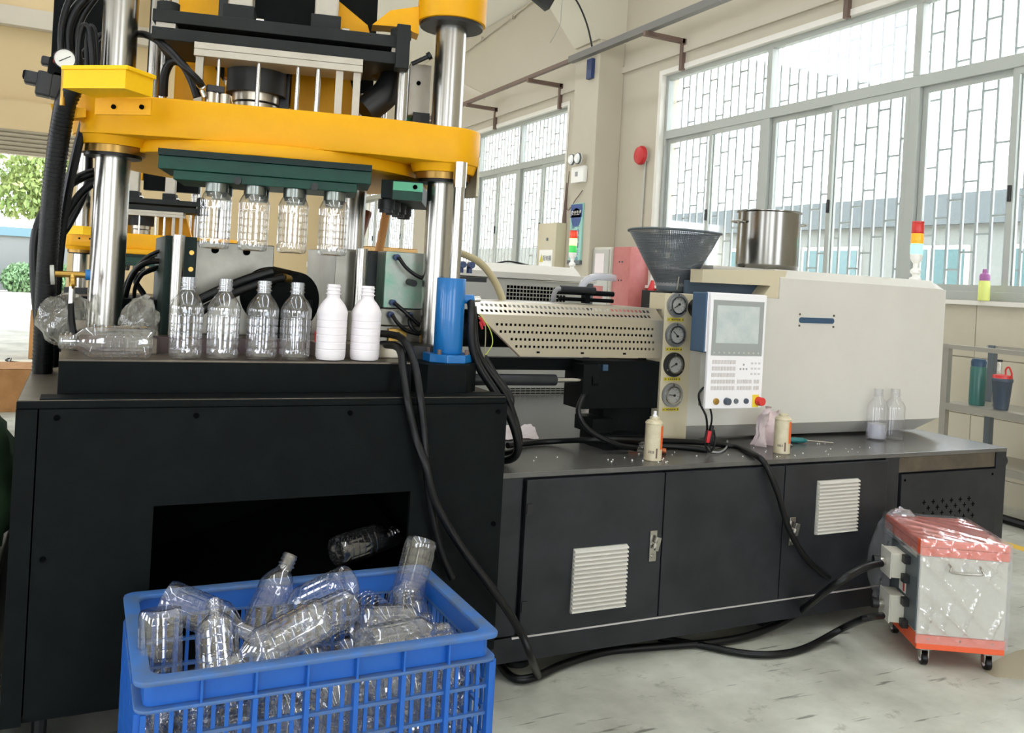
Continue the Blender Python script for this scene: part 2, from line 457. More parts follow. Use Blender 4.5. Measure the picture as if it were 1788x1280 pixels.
# windows
def window(idx, y0, y1, bays, detail=True):
    xw = WX+0.10
    w = MB(); t = 0.055
    w.box(xw-.04, xw+.04, y0, y1, ZS, ZS+0.07); w.box(xw-.04, xw+.04, y0, y1, ZT-0.06, ZT)
    w.box(xw-.04, xw+.04, y0, y0+0.05, ZS+.07, ZT-.06); w.box(xw-.04, xw+.04, y1-0.05, y1, ZS+.07, ZT-.06)
    w.box(xw-.045, xw+.045, y0+.05, y1-.05, 3.19, 3.29)
    step = (y1-y0)/bays
    for i in range(1, bays):
        yy = y0+i*step; w.box(xw-.045, xw+.045, yy-.045, yy+.045, ZS+.07, 3.19); w.box(xw-.045, xw+.045, yy-.035, yy+.035, 3.29, ZT-.06)
    root = struct(w.build('window_%d' % idx, 'window_frame', bev=0.004, smooth=0), 'grey aluminium framed factory window')
    # plaster reveal trim
    r = MB(); r.box(WX-.012, WX+.058, y0-.05, y0+.006, ZS+.001, ZT+.05); r.box(WX-.012, WX+.058, y1-.006, y1+.05, ZS+.001, ZT+.05); r.box(WX-.012, WX+.058, y0+.006, y1-.006, ZT-.006, ZT+.05)
    r.build('reveal', 'frame_white', root, smooth=0)
    for i in range(bays):
        a = y0+i*step+.05; b = y0+(i+1)*step-.05
        g = MB(); g.box(xw-.003, xw+.003, a, b, 3.29, ZT-.06); g.build('pane', 'glass', root, smooth=0)
        mid = (a+b)/2
        for q, (c, d) in enumerate(((a, mid+.03), (mid-.03, b))):
            xo = xw-.022+q*.03
            s = MB()
            s.box(xo-.012, xo+.012, c, c+.05, ZS+.07, 3.19); s.box(xo-.012, xo+.012, d-.05, d, ZS+.07, 3.19)
            s.box(xo-.012, xo+.012, c+.05, d-.05, ZS+.07, ZS+.12); s.box(xo-.012, xo+.012, c+.05, d-.05, 3.14, 3.19)
            sash = s.build('sash', 'window_frame', root, smooth=0)
            g = MB(); g.box(xo-.003, xo+.003, c+.05, d-.05, ZS+.12, 3.14); g.build('pane', 'glass', sash, smooth=0)
            if q == 0:
                h = MB(); h.box(xo-.03, xo-.012, d-.035, d-.015, 2.2, 2.32); h.build('pull', 'black_plastic', sash, smooth=0)
    # security grille outside
    xg = WX+0.22
    n = int((y1-y0)/0.128); bm_ = MB(); bm_.box(-.009, .009, -.010, .010, 0, ZT-ZS)
    bar0 = None; rg = MB()
    for i in range(1, n+1):
        yy = y0+i*(y1-y0)/(n+1)
        if bar0 is None:
            bar0 = bm_.build('grille_bar', 'bar_white', root, local=True, smooth=0); bar0.location = (xg, yy, ZS)
        else: share(bar0, root, (xg, yy, ZS), 'grille_bar')
        z = ZS+0.10+(0.14*((i*3) % 4))
        while z < ZT:
            rg.box(xg-.008, xg+.008, yy+.011, yy+(y1-y0)/(n+1)-.011, z-.008, z+.008); z += 0.56
    rg.build('grille_rungs', 'bar_white', root, smooth=0)
    return root
window(1, 3.30, 8.55, 3); window(2, 10.78, 15.55, 3); window(3, 17.0, 21.0, 2)
# pillar and rafter
m = MB(); m.box(5.65, WX, 9.39, 9.99, 0, 4.50); struct(m.build('wall_pillar', 'wall', bev=.01, smooth=0), 'square plastered pillar on the window wall')
m = MB(); m.prism([(WX, 4.50), (5.62, 4.50), (-4.0, 15.6), (-4.0, 17.5), (WX, 5.75)], 9.39, 9.99, 'y')
struct(m.build('ceiling_rafter', 'wall_clean', smooth=0), 'concrete haunch rafter')
# roof slabs; out-of-view strips left open to the sky to add top light
m = MB()
def roofz(x): return 5.80+(WX-x)*0.34
for a, b in ((WX+.4, 3.8), (3.2, -0.7), (-1.3, -5.3), (-5.9, -14)):
    x0, x1 = a, b
    m.add([(x0, -9, roofz(x0)), (x1, -9, roofz(x1)), (x1, 22.3, roofz(x1)), (x0, 22.3, roofz(x0)),
           (x0, -9, roofz(x0)+.1), (x1, -9, roofz(x1)+.1), (x1, 22.3, roofz(x1)+.1), (x0, 22.3, roofz(x0)+.1)],
          [(0, 1, 2, 3), (7, 6, 5, 4), (0, 4, 5, 1), (1, 5, 6, 2), (2, 6, 7, 3), (3, 7, 4, 0)])
struct(m.build('ceiling', 'roof_white', smooth=0), 'pale sloping roof slabs')
# conduit along the top of the wall
m = MB(); m.tube([(5.98, 15.6, 5.42), (5.98, 12.6, 5.68), (5.98, 11.6, 5.8)], .012, 8)
for p in ((5.98, 13.9, 5.58), (5.98, 12.7, 5.66)): m.obox(p, (.05, .05, .06))
tag(m.build('conduit', 'beam_conc'), 'thin pale conduit running up below the roof edge', 'pipe')
# back wall with the roller-door opening
m = MB()
m.box(-0.35, WX+.25, 22.0, 22.3, 0, 9); m.box(-14, -6.0, 22.0, 22.3, 0, 9); m.box(-6.0, -0.35, 22.0, 22.3, 4.15, 9)
struct(m.build('wall_back', 'wall_warm', smooth=0), 'cream back wall with the delivery opening')
m = MB(); m.box(-14, WX, 21.75, 22.0, 6.35, 6.75); struct(m.build('trim_4', 'beam_conc', smooth=0), 'pale beam along the back wall')
dr = MB(); dr.box(-6.2, -0.2, 21.85, 21.98, 4.12, 4.75)
sh = struct(dr.build('door_1', 'wall_warm', smooth=0), 'rolled up metal shutter over the delivery opening')
sl = MB(); sl.cyl((-6.15, 21.9, 0), (-.25, 21.9, 0), .052, 10)
s0 = sl.build('shutter_slat', 'shutter_metal', sh, local=True); s0.location = (0, 0, 3.62)
for i in range(1, 6): share(s0, sh, (0, 0.0, 3.62+i*.095), 'shutter_slat')
# unseen walls behind and left of viewer, window openings shaped for reflected light stripes
m = MB()
m.box(-14, WX+.25, -9.2, -9, 4.8, 11.5)
for x0_, x1_ in ((-14, -11), (-8.5, -5.5), (-2.6, 1.2), (4.0, WX+.25)): m.box(x0_, x1_, -9.2, -9, 0, 4.8)
struct(m.build('wall_front', 'wall', smooth=0))
m = MB()
m.box(-14.2, -14, -9.2, 22.3, 4.8, 13)
for y0_, y1_ in ((-9.2, -6), (-3.2, -0.5), (2.3, 5), (7.8, 10.6), (13.4, 22.3)): m.box(-14.2, -14, y0_, y1_, 0, 4.8)
struct(m.build('wall_left', 'wall', smooth=0))

# cable tray with brackets
tr = thing('cable_tray', (5.8, 11, 4.4), 'long grey cable tray running along the window wall above the windows', 'cable tray')
m = MB(); m.box(5.48, 5.50, 3.0, 9.9, 4.28, 4.36); m.box(5.50, 5.56, 3.0, 9.9, 4.28, 4.295); m.build('tray', 'tray_grey', tr, smooth=0)
m = MB(); m.box(5.48, 5.50, 9.9, 17.0, 4.28, 4.33); m.box(5.50, 5.53, 9.9, 17.0, 4.28, 4.29); m.build('rusty_tray', 'bracket_brown', tr, smooth=0)
for y in (5.75, 8.15, 11.0, 13.2, 15.2):
    m = MB(); m.box(5.46, 6.0, y-.025, y+.025, 4.225, 4.28); m.box(5.97, 6.02, y-.025, y+.025, 3.92, 4.28); m.build('bracket', 'bracket_brown', tr, smooth=0)
m = MB(); m.box(5.60, 5.65, 9.5, 9.62, 4.03, 4.28); m.build('bracket', 'blue_fit', tr, smooth=0)
m = MB(); m.obox((5.55, 13.1, 4.46), (.03, .9, .09), Euler((R(20), 0, 0)).to_matrix()); m.build('loose_strip', 'beam_conc', tr, smooth=0)
# second ledge line under the tray
m = MB(); m.box(5.985, WX, 3.0, 9.39, 4.12, 4.2); m.box(5.985, WX, 9.99, 17, 4.12, 4.2); struct(m.build('trim_5', 'beam_conc', smooth=0), 'shallow plaster ledge below the cable tray')
# flood light and its wires, hung from the rafter
fl = thing('flood_light', (5.16, 9.3, 5.0), 'black flood light clamped to the rafter with cables hanging from it', 'lamp')
m = MB(); m.obox((4.739, 9.3, 4.835), (.30, .12, .20), Euler((0, R(28), 0)).to_matrix()); m.build('housing', 'flood_black', fl, bev=.01)
m = MB(); m.tube([(5.10, 9.32, 5.02), (5.28, 9.32, 4.82), (5.42, 9.34, 4.60), (5.52, 9.36, 4.34)], .011, 6); m.build('cable', 'black_rubber', fl)
m = MB(); m.tube([(5.06, 9.34, 5.02), (5.04, 9.34, 4.78), (5.04, 9.36, 4.56), (4.92, 9.36, 4.32)], .004, 5); m.build('loose_wire', 'print_dark', fl)
# pillar furniture
em = thing('emergency_light', (5.65, 9.70, 2.8), 'white twin-head emergency lamp on the pillar', 'lamp')
m = MB(); m.box(5.58, 5.65, 9.53, 9.84, 2.72, 2.93); m.build('case', 'white', em, bev=.015)
for y in (9.62, 9.78):
    m = MB(); m.lathe([(.02, 0), (.07, .03), (.07, .06), (.045, .085), (0.0, .09)], (5.60, y, 3.02), 18, Euler((0, R(-90), 0)).to_matrix()); h = m.build('lamp_head', 'lens_white', em)
    m = MB(); m.ring((5.56, y, 3.02), (5.535, y, 3.02), .072, .055, 18); m.build('bezel', 'shelf_dark', h)
m = MB(); m.box(5.575, 5.58, 9.66, 9.72, 2.80, 2.86); m.build('label_plate', 'print_dark', em, smooth=0)
m = MB(); m.tube([(5.64, 9.99, 2.9), (5.63, 9.97, 2.4), (5.63, 9.75, 2.52), (5.63, 9.6, 2.62)], .006, 5)
tag(m.build('wall_wire', 'bracket_brown'), 'brown loose wire dangling on the pillar below the emergency lamp', 'wire')
sg = thing('safety_sign', (5.65, 9.7, 1.7), 'teal and blue upright safety notice board on the pillar', 'sign')
m = MB(); m.box(5.625, 5.65, 9.56, 9.86, 1.70, 2.46); m.build('board', 'sign_teal', sg, smooth=0)
m = MB(); m.box(5.62, 5.625, 9.57, 9.85, 2.28, 2.45); m.cyl((5.62, 9.71, 2.28), (5.625, 9.71, 2.28), .12, 20); m.build('header', 'sign_blue', sg, smooth=0)
m = MB(); m.box(5.615, 5.65, 9.55, 9.87, 1.68, 1.73); m.build('bottom_rail', 'shelf_dark', sg, smooth=0)
srot = (R(90), 0, R(-90))
text('安全生产', .066, 'white', sg, (5.618, 9.705, 2.335), srot)
for i, ch in enumerate('安全就是生命'): text(ch, .075, 'sign_blue', sg, (5.622, 9.645, 2.18-i*.088), srot)
for i, ch in enumerate('细心'): text(ch, .085, 'sign_blue', sg, (5.622, 9.775, 2.17-i*.13), srot)
eb = thing('electrical_box', (5.9, 10.45, 1.6), 'beige steel electrical box with a warning sticker beside the far window', 'box')
m = MB(); m.box(5.50, 5.68, 9.995, 10.50, 1.60, 2.22); m.build('case', 'cream_yellow', eb, bev=.008)
m = MB(); m.box(5.494, 5.50, 10.06, 10.42, 1.64, 1.86); st = m.build('sticker', 'white', eb, smooth=0)
m = MB(); m.prism([(10.30, 1.70), (10.40, 1.70), (10.35, 1.80)], 5.490, 5.494, 'x'); m.build('warning_triangle', 'tag_yellow', st, smooth=0)
text('配电箱', .075, 'needle', st, (5.489, 10.19, 1.745), srot)
m = MB(); m.box(5.49, 5.50, 10.2, 10.24, 1.98, 2.02); m.build('lock', 'shelf_dark', eb, smooth=0)
m = MB(); m.cyl((5.62, 10.01, 2.22), (5.62, 10.0, 2.75), .03, 10, r2=.008); m.build('cable_sleeve', 'bracket_brown', eb)
bell = thing('alarm_bell', (6.0, 8.80, 3.0), 'round red fire alarm bell beside the near window', 'alarm')
m = MB(); m.lathe([(.0, .10), (.06, .098), (.10, .08), (.115, .05), (.115, .03), (.06, .03)], (6.0, 8.82, 3.02), 22, Euler((0, R(-90), 0)).to_matrix()); m.build('gong', 'red', bell)
m = MB(); m.box(5.97, 6.02, 8.74, 8.86, 2.95, 3.07); m.build('base', 'cream_chamfer', bell)
m = MB(); m.tube([(6.0, 8.78, 2.95), (6.0, 8.79, 2.3), (6.0, 8.80, 1.93)], .012, 6); m.build('pipe', 'cream_chamfer', bell)
hy = thing('hydrant_cabinet', (5.85, 9.1, 0.7), 'grey steel hose cabinet with a faded red side and pasted notices', 'cabinet')
m = MB(); m.box(5.72, WX, 8.99, 9.385, .70, 1.90); m.build('case', 'grey_cab', hy, bev=.01)
m = MB(); m.box(5.70, 5.72, 9.01, 9.37, .74, 1.87); dd = m.build('door', 'cream_chamfer', hy, bev=.006)
m = MB(); m.box(5.695, 5.70, 9.10, 9.31, 1.56, 1.82); m.build('notice', 'paper', dd, smooth=0)
m = MB(); m.box(5.695, 5.70, 9.10, 9.36, 1.22, 1.42); nn = m.build('red_notice', 'red_faded', dd, smooth=0)
text('消火栓箱', .05, 'needle', nn, (5.692, 9.23, 1.31), srot)
fx = thing('fire_box', (5.85, 8.8, 0.7), 'faded red steel fire box next to the grey hose cabinet', 'cabinet')
m = MB(); m.box(5.74, WX, 8.60, 8.97, .72, 1.90); m.build('case', 'red_faded', fx, bev=.012)
for y in (8.76, 8.82):
    for z in (1.72, 1.50):
        m = MB(); m.cyl((5.735, y, z), (5.742, y, z), .012, 8); m.build('rivet', 'needle', fx)
m = MB(); m.cyl((5.968, 8.45, .9), (5.968, 8.45, 1.42), .05, 16); m.lathe([(.05, 1.42), (.03, 1.47), (.015, 1.52)], (5.968, 8.45, 0), 16)
tag(m.build('fire_extinguisher', 'red', org=(5.968, 8.45, .9)), 'small red fire extinguisher on the wall below the alarm bell', 'extinguisher')
# bottle on the sill
bt = thing('drink_bottle', (6.0, 4.27, ZS), 'lime green drinking bottle with purple cap on the window sill', 'bottle')
bx, by = 5.985, 4.27
m = MB(); m.lathe([(0, 0), (.038, .002), (.04, .01), (.04, .13), (.034, .15)], (bx, by, ZS), 20); m.build('body', 'lime', bt)
m = MB(); m.lathe([(.036, .15), (.037, .185), (.03, .20), (.018, .205), (.016, .235), (0, .236)], (bx, by, ZS), 20); m.build('cap', 'purple', bt)
# yellow floor marking
m = MB(); m.box(5.0, 5.08, -2.0, 3.6, 0.0, .003)
tag(m.build('floor_line', 'yellow_line', smooth=0), 'yellow painted line on the concrete floor by the wall', 'marking')
m = MB()
pts = []
for i in range(28):
    t = 2*PI*i/28; rr = 1+.16*math.sin(3*t+1)+.1*math.sin(5*t)
    pts.append((3.62+.42*rr*math.cos(t), 2.10+.17*rr*math.sin(t)))
m.prism(pts, 0.0, .002, 'z'); tag(m.build('puddle', 'puddle_water', smooth=0), 'shallow puddle of water on the floor beside the wrapped chiller', 'puddle')
# black cable along the foot of the wall
m = MB(); m.tube([(5.6, 6.5, .03), (5.55, 4.6, .03), (5.5, 3.6, .03), (5.45, 2.4, .03)], .028, 8)
tag(m.build('floor_cable', 'black_rubber'), 'thick black cable lying along the foot of the tiled wall', 'cable')
# shelf rack
sh = thing('steel_rack', (5.5, 3.6, 0), 'grey steel shelf rack against the tiled wall', 'shelf')
xa, xb, ya, yb = 5.28, 5.72, 2.9, 4.03
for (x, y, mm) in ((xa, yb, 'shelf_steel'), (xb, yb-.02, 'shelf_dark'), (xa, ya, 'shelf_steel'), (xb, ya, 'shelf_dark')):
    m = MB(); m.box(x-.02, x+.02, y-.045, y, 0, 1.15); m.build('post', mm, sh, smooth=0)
for z in (.40, .755, 1.15):
    m = MB(); m.box(xa-.02, xb+.02, ya, yb, z-.012, z)
    m.box(xa-.022, xa-.012, ya, yb, z-.045, z); m.box(xb+.012, xb+.022, ya, yb, z-.045, z)
    if z < 1.1: m.build('shelf_board', 'shelf_steel', sh, smooth=0)
m = MB(); m.box(xa-.022, xa+.01, ya, yb, 1.12, 1.15); m.box(xb-.01, xb+.022, ya, yb, 1.12, 1.15); m.build('top_rail', 'shelf_steel', sh, smooth=0)
def cup(name, x, y, z, prof, mm, cap, capm, label, cat):
    t = thing(name, (x, y, z), label, cat)
    m = MB(); m.lathe(prof, (x, y, z), 20); m.build('body', mm, t)
    m = MB(); m.lathe(cap, (x, y, z), 20); m.build('lid', capm, t); return t
cup('thermos', 5.40, 3.86, .755, [(0, 0), (.048, .002), (.05, .02), (.05, .25), (.046, .26)], 'thermos_green', [(.046, .26), (.048, .29), (.04, .31), (0, .312)], 'blue_navy', 'dark green flask with a blue lid on the steel rack', 'flask')
tc_ = cup('shaker_cup', 5.36, 3.66, .755, [(0, 0), (.042, .002), (.045, .02), (.06, .18), (.064, .185), (.064, .2), (.06, .205)], 'cup_grey', [(.06, .205), (.058, .225), (.02, .23), (0, .23)], 'red_knob', 'dark grey shaker cup with a red lid on the steel rack', 'cup')
m = MB(); m.tube([(5.36, 3.64, .985), (5.36, 3.64, 1.02), (5.36, 3.62, 1.035), (5.36, 3.60, 1.0), (5.36, 3.60, .98)], .006, 6); m.build('carry_loop', 'red_knob', tc_)
cup('glass_bottle', 5.50, 3.78, .755, [(0, 0), (.035, .002), (.035, .16), (.014, .22), (.014, .30)], 'pet', [(.016, .30), (.016, .315), (0, .316)], 'needle', 'clear slender bottle behind the cups on the steel rack', 'bottle')
# block at far right behind the bench end
m = MB(); m.lathe([(.045, 0), (.045, .05), (.02, .07), (.02, .12)], (4.42, 2.62, 0), 14, caps=True)
tag(m.build('levelling_foot', 'black_plastic', org=(4.42, 2.62, 0)), 'small black levelling foot standing on the floor past the wrapped chiller', 'machine foot')

# ================================================================ OUTDOORS
m = MB(); m.box(WX+.25, 60, -30, 80, -.3, -.1); m.box(-60, WX+.25, 22.3, 90, -.3, -.02)
tag(m.build('yard_ground', 'ground_out', smooth=0), 'bright pale concrete yard outside the delivery opening', 'ground', kind='structure')
bl = thing('workshop_building', (17, 12, 0), 'pale workshop building with a grey parapet seen through the windows', 'building')
m = MB(); m.box(17, 25, 3, 27, 0, 3.2); m.box(17.6, 25, 27, 40, 0, 3.0); m.build('wall', 'bldg', bl, smooth=0)
m = MB(); m.box(16.8, 25, 3, 27, 3.2, 3.87); m.build('parapet', 'bldg_band', bl, smooth=0)
for i in range(8):
    y = 3.8+i*2.9
    m = MB(); m.box(16.93, 17, y, y+1.9, .9, 2.75); w_ = m.build('window', 'frame_white', bl, smooth=0)
    for q in (0, 1):
        m = MB(); m.box(16.90, 16.93, y+.08+q*.92, y+.9+q*.92, 1.0, 2.66); m.build('pane', 'bldg_glass', w_, smooth=0)
for i in range(3):
    y = 28+i*3.4
    m = MB(); m.box(17.55, 17.6, y, y+2, .9, 2.2); w_ = m.build('window', 'frame_white', bl, smooth=0)
    m = MB(); m.box(17.52, 17.55, y+.1, y+1.9, 1.0, 2.1); m.build('pane', 'bldg_glass', w_, smooth=0)
m = MB(); m.cyl((7.6, 4.83, 0), (7.6, 4.83, 4.6), .03, 10)
tag(m.build('drain_pipe', 'red_faded', org=(7.6, 4.83, 0)), 'thin reddish drain pipe standing outside the near window', 'pipe')
# yard beyond the opening
m = MB(); m.box(-26, 12, 40, 40.4, -.1, 2.15)
fe = thing('yard_wall', (-3, 40, 0), 'grey boundary wall with a blue coping across the yard', 'wall')
m.build('wall', 'fence_grey', fe, smooth=0)
m = MB(); m.box(-26, 12, 39.9, 40.5, 2.15, 2.5); m.build('coping', 'fence_teal', fe, smooth=0)
def leaves(name, mm, parent, blobs, n, sz, seed):
    rnd = random.Random(seed); b = MB(); tot = sum(r[1][0]*r[1][1]*r[1][2] for r in blobs)
    for c, r in blobs:
        k = int(n*r[0]*r[1]*r[2]/tot)
        for _ in range(k):
            while True:
                p = Vector((rnd.uniform(-1, 1), rnd.uniform(-1, 1), rnd.uniform(-1, 1)))
                if 0.45 < p.length < 1: break
            q = Vector((c[0]+p.x*r[0], c[1]+p.y*r[1], c[2]+p.z*r[2]))
            e = Euler((rnd.uniform(0, 3), rnd.uniform(0, 3), rnd.uniform(0, 6))).to_matrix(); s = sz*rnd.uniform(.6, 1.3)
            vs = [q+e @ Vector(t) for t in ((-s, 0, 0), (0, -s*.5, s*.12), (s, 0, 0), (0, s*.5, s*.12))]
            b.add(vs, [(0, 1, 2, 3)])
    o = b.build(name, mm, parent, smooth=0); o['kind'] = 'stuff'; return o
for i, (x, y, lab) in enumerate(((-6.2, 44, 'broad leafy tree behind the yard wall, seen left through the opening'), (-1.5, 46, 'leafy tree behind the yard wall with a bare lower trunk'), (3.0, 43, 'leafy tree behind the yard wall nearest the machine hoses'))):
    t = thing('yard_tree', (x, y, 0), lab, 'tree', 'trees beyond the yard wall')
    m = MB(); m.tube([(x, y, 0), (x+.1, y, 2), (x-.1, y, 4.4)], .16, 8, rend=.08); m.build('trunk', 'bark', t)
    leaves('foliage', 'leaf', t, [((x, y, 5.0), (2.2, 1.6, 1.8)), ((x-1.2, y-.5, 4.2), (1.5, 1.2, 1.2)), ((x+1.3, y+.2, 6.2), (1.7, 1.3, 1.6)), ((x+.4, y, 3.6), (1.4, 1.1, .9))], 5200, .16, 11+i)
for i, (x, w) in enumerate(((-3.6, .72), (-2.1, .74), (-.6, .74), (.9, .72))):
    t = thing('yard_shrub', (x, 38.6, 0), ('low green shrub against the yard wall, ' + ('leftmost of the row', 'second of the row from the left', 'third of the row from the left', 'behind the machine hoses')[i]), 'shrub', 'shrubs along the yard wall')
    m = MB(); m.cyl((x, 38.6, 0), (x, 38.6, .6), .03, 6); m.build('stem', 'bark', t)
    leaves('foliage', 'leaf2', t, [((x, 38.6, .5), (w, .6, .62))], 1500, .1, 31+i)

# ================================================================ BLOW MOULDING PRESS
MXP = Vector((.60, 3.055, 0)); DEL = R(-14)
UP2 = Vector((math.cos(DEL), math.sin(DEL), 0)); VP2 = Vector((-math.sin(DEL), math.cos(DEL), 0))
RZ = Euler((0, 0, DEL)).to_matrix()
def arc(cx, cy, r, a0, a1, n=10):
    return [(cx+r*math.cos(R(a0+(a1-a0)*i/n)), cy+r*math.sin(R(a0+(a1-a0)*i/n))) for i in range(n+1)]

def make_press(dx, dy, drop, label, near):
    root = thing('blow_moulding_press', (.55+dx, 3.2+dy, 0), label, 'machine')
    T = Vector((dx, dy, 0))
    def W(u, v, z): return T+MXP+UP2*u+VP2*v+Vector((0, 0, z))
    class LB(MB):    # builder in the press's own turned frame (u across, v back, z up)
        def done(s, name, mm, parent=root, **k):
            s.v = [tuple(W(*p)) for p in s.v]; return s.build(name, mm, parent, **k)
    def tr(b, name, mm, parent=root, **k):   # base parts: straight axes, shifted
        b.v = [(p[0]+dx, p[1]+dy, p[2]) for p in b.v]; return b.build(name, mm, parent, **k)
    # ---- base
    b = MB(); ox0, ox1, oz0, oz1 = .206, .96, .33, .724
    b.box(-.087, ox0, 2.6, 2.616, .18, .997); b.box(ox1, 1.283, 2.6, 2.616, .18, .997)
    b.box(ox0, ox1, 2.6, 2.616, oz1, .997); b.box(ox0, ox1, 2.6, 2.616, .18, oz0)
    fp = tr(b, 'front_panel', 'black_base', smooth=0)
    for x, z in ((-.045, .975), (.305, .975), (.75, .975), (1.25, .972), (-.06, .60), (1.255, .60)):
        q = MB(); q.cyl((x, 2.5955, z), (x, 2.605, z), .008, 12); tr(q, 'bolt', 'hole_black', fp)
    b = MB(); b.box(-.141, -.091, 2.6, 2.66, .16, .997); tr(b, 'corner_strip', 'black_base', smooth=0)
    b = MB(); b.box(-.141, -.125, 2.66, 3.95, .16, .997); b.box(1.267, 1.283, 2.616, 3.95, .16, .997); b.box(-.141, 1.283, 3.934, 3.95, .16, .997)
    b.box(-.125, 1.267, 2.62, 3.93, .16, .18); tr(b, 'side_panels', 'black_base', smooth=0)
    b = MB(); b.box(.15, 1.02, 3.2, 3.21, .2, .9); b.box(.15, .16, 2.617, 3.2, .2, .9); b.box(1.01, 1.02, 2.617, 3.2, .2, .9); tr(b, 'chute_lining', 'hole_black', smooth=0)  # near-black lining and plate paint in the darkness inside the opening
    b = MB(); b.obox((.58, 2.93, .47), (.80, .52, .012), Euler((R(10), R(-17), 0)).to_matrix()); tr(b, 'chute_plate', 'hole_black', smooth=0)
    for x in (-.05, 1.2):
        for y in (2.75, 3.8):
            b = MB(); b.cyl((x, y, 0), (x, y, .025), .06, 16); b.cyl((x, y, .025), (x, y, .16), .02, 10); tr(b, 'foot', 'dark_steel')
    b = MB(); b.box(-.141, 1.283, 2.606, 3.95, .997, 1.018); tr(b, 'top_plate', 'black_base', bev=.003, smooth=0)
    b = MB(); b.box(-.138, 1.28, 2.612, 3.94, 1.0181, 1.0202); tr(b, 'top_sheet', 'worn_steel', smooth=0)
    b = MB(); b.box(-.088, 1.283, 2.612, 2.70, 1.0201, 1.024); tr(b, 'front_strip', 'black_base', smooth=0)
    b = MB(); b.box(-.05, .985, 2.72, 3.75, 1.0205, 1.113); tr(b, 'riser_block', 'black_base', bev=.002, smooth=0)
    b = MB(); b.box(-.05, .985, 2.722, 3.75, 1.113, 1.118); tr(b, 'riser_top', 'worn_steel', smooth=0)
    b = MB(); b.prism([(.99, 2.75), (1.022, 2.67), (1.16, 2.67), (1.225, 2.74), (1.225, 3.6), (.99, 3.6)], 1.0205, 1.118, 'z'); tr(b, 'corner_block', 'black_base', bev=.002, smooth=0)
    # ---- columns
    for u in (-.547, .552):
        c = LB(); c.cyl((u, 0, 1.10), (u, 0, 2.75), .0545, 40); c.done('column', 'chrome')
        c = LB(); c.prism([(u-.085, -.10), (u+.085, -.10), (u+.085, .10), (u-.085, .10)], 1.10, 1.165, 'z'); c.done('column_foot', 'dark_steel', bev=.004, smooth=0)
    c = LB(); c.cyl((.262, .42, 1.10), (.262, .42, 2.75), .040, 28); c.done('rear_column', 'chrome')
    c = LB(); c.cyl((-.49, .32, 1.90-drop), (-.49, .32, 2.75), .030, 24); c.done('guide_rod', 'chrome')
    c = LB(); c.cyl((-.44, .20, 1.90-drop), (-.44, .20, 2.75), .014, 16); c.done('guide_rod', 'rod_steel')
    # ---- moving platen
    z0, z1 = 1.80-drop, 1.925-drop
    poly = arc(-.547, 0, .125, 130, 262, 12)+[(-.40, -.155), (-.25, -.165), (0, -.168), (.30, -.165), (.42, -.15)]+arc(.552, 0, .125, 262, 400, 12)+[(.33, .55), (.20, .78), (-.20, .78), (-.40, .50)]
    p = LB(); p.prism(poly, z0, z1, 'z'); pl = p.done('platen', 'yellow', bev=.006, smooth=40)
    for u in (-.547, .552):
        p = LB(); p.cyl((u, 0, z0-.028), (u, 0, z0), .108, 36, r2=.118); p.done('boss', 'yellow', pl)
        p = LB(); p.cyl((u, 0, z0-.052), (u, 0, z0-.028), .098, 36); p.done('bushing', 'bronze', pl)
        p = LB(); p.cyl((u, 0, z0-.062), (u, 0, z0-.052), .088, 36); p.done('seal', 'black_rubber', pl)
    p = LB(); p.cyl((-.05, .40, z0-.04), (-.05, .40, z0), .60, 72); p.done('rotary_table', 'yellow', bev=.003)
    # corner box on the left collar
    c0 = Vector((.079, 2.70)); c1 = Vector((-.079, 2.829)); c2 = Vector((.156, 2.785))
    c3 = c1+(c2-c0)
    q = MB(); q.prism([tuple(c0), tuple(c2), tuple(c3), tuple(c1)], 1.885-drop, 1.938-drop, 'z'); bxx = tr(q, 'corner_box', 'yellow_bright', smooth=0)
    g = (c0+c3)/2
    q = MB(); q.prism([tuple(g+(k-g)*1.07) for k in (c0, c2, c3, c1)], 1.938-drop, 1.95-drop, 'z'); tr(q, 'lid', 'yellow_bright', bxx, bev=.002, smooth=0)
    d = (c2-c0).normalized(); nrm = Vector((d.y, -d.x))
    a = Vector((0.006, 2.923)); e = Vector((.154, 2.80)); d = (e-a).normalized(); nrm = Vector((d.y, -d.x))
    q = MB(); q.prism([tuple(a), tuple(e), tuple(e+nrm*-.006), tuple(a+nrm*-.006)], 1.835-drop, 1.884-drop, 'z'); bk = tr(q, 'bracket_plate', 'yellow', smooth=0)
    for t_ in (.35, .85):
        pt = a+(e-a)*t_
        q = MB(); q.cyl((pt.x, pt.y, 1.858-drop), (pt.x+nrm.x*.006, pt.y+nrm.y*.006, 1.858-drop), .007, 10); tr(q, 'bolt', 'hole_black', bk)
    # ---- bottle-neck holder of the front station
    def holder(u0, u1, v0, v1, za, col, inset, col2, col3):
        h = LB(); h.box(u0, u1, v0, v1, za-.02, za); h.done('holder_backing', col, smooth=0)
        h = LB(); h.box(u0+.0, u1, v0+.012, v1, za-.062, za-.0205); h.done('holder_plate', col2, bev=.002, smooth=0)
        h = LB(); h.box(u0+inset, u1-.045, v0+.02, v1, za-.092, za-.0625); h.done('lip_plate', col3, bev=.002, smooth=0)
    zt = 1.758-drop
    holder(-.37, .29, -.215, .03, zt, 'green_dark', .045, 'green_paint', 'green_paint')
    for i, u in enumerate((-.197, -.078, .046, .176)):
        for v, zz in ((-.15, 0), (-.02, 0)):
            h = LB(); h.cyl((u, v, zt-.120), (u, v, zt-.0925), .036, 28); h.cyl((u, v, zt-.134), (u, v, zt-.120), .030, 28, r2=.034); h.done('neck_bush', 'bush_steel')
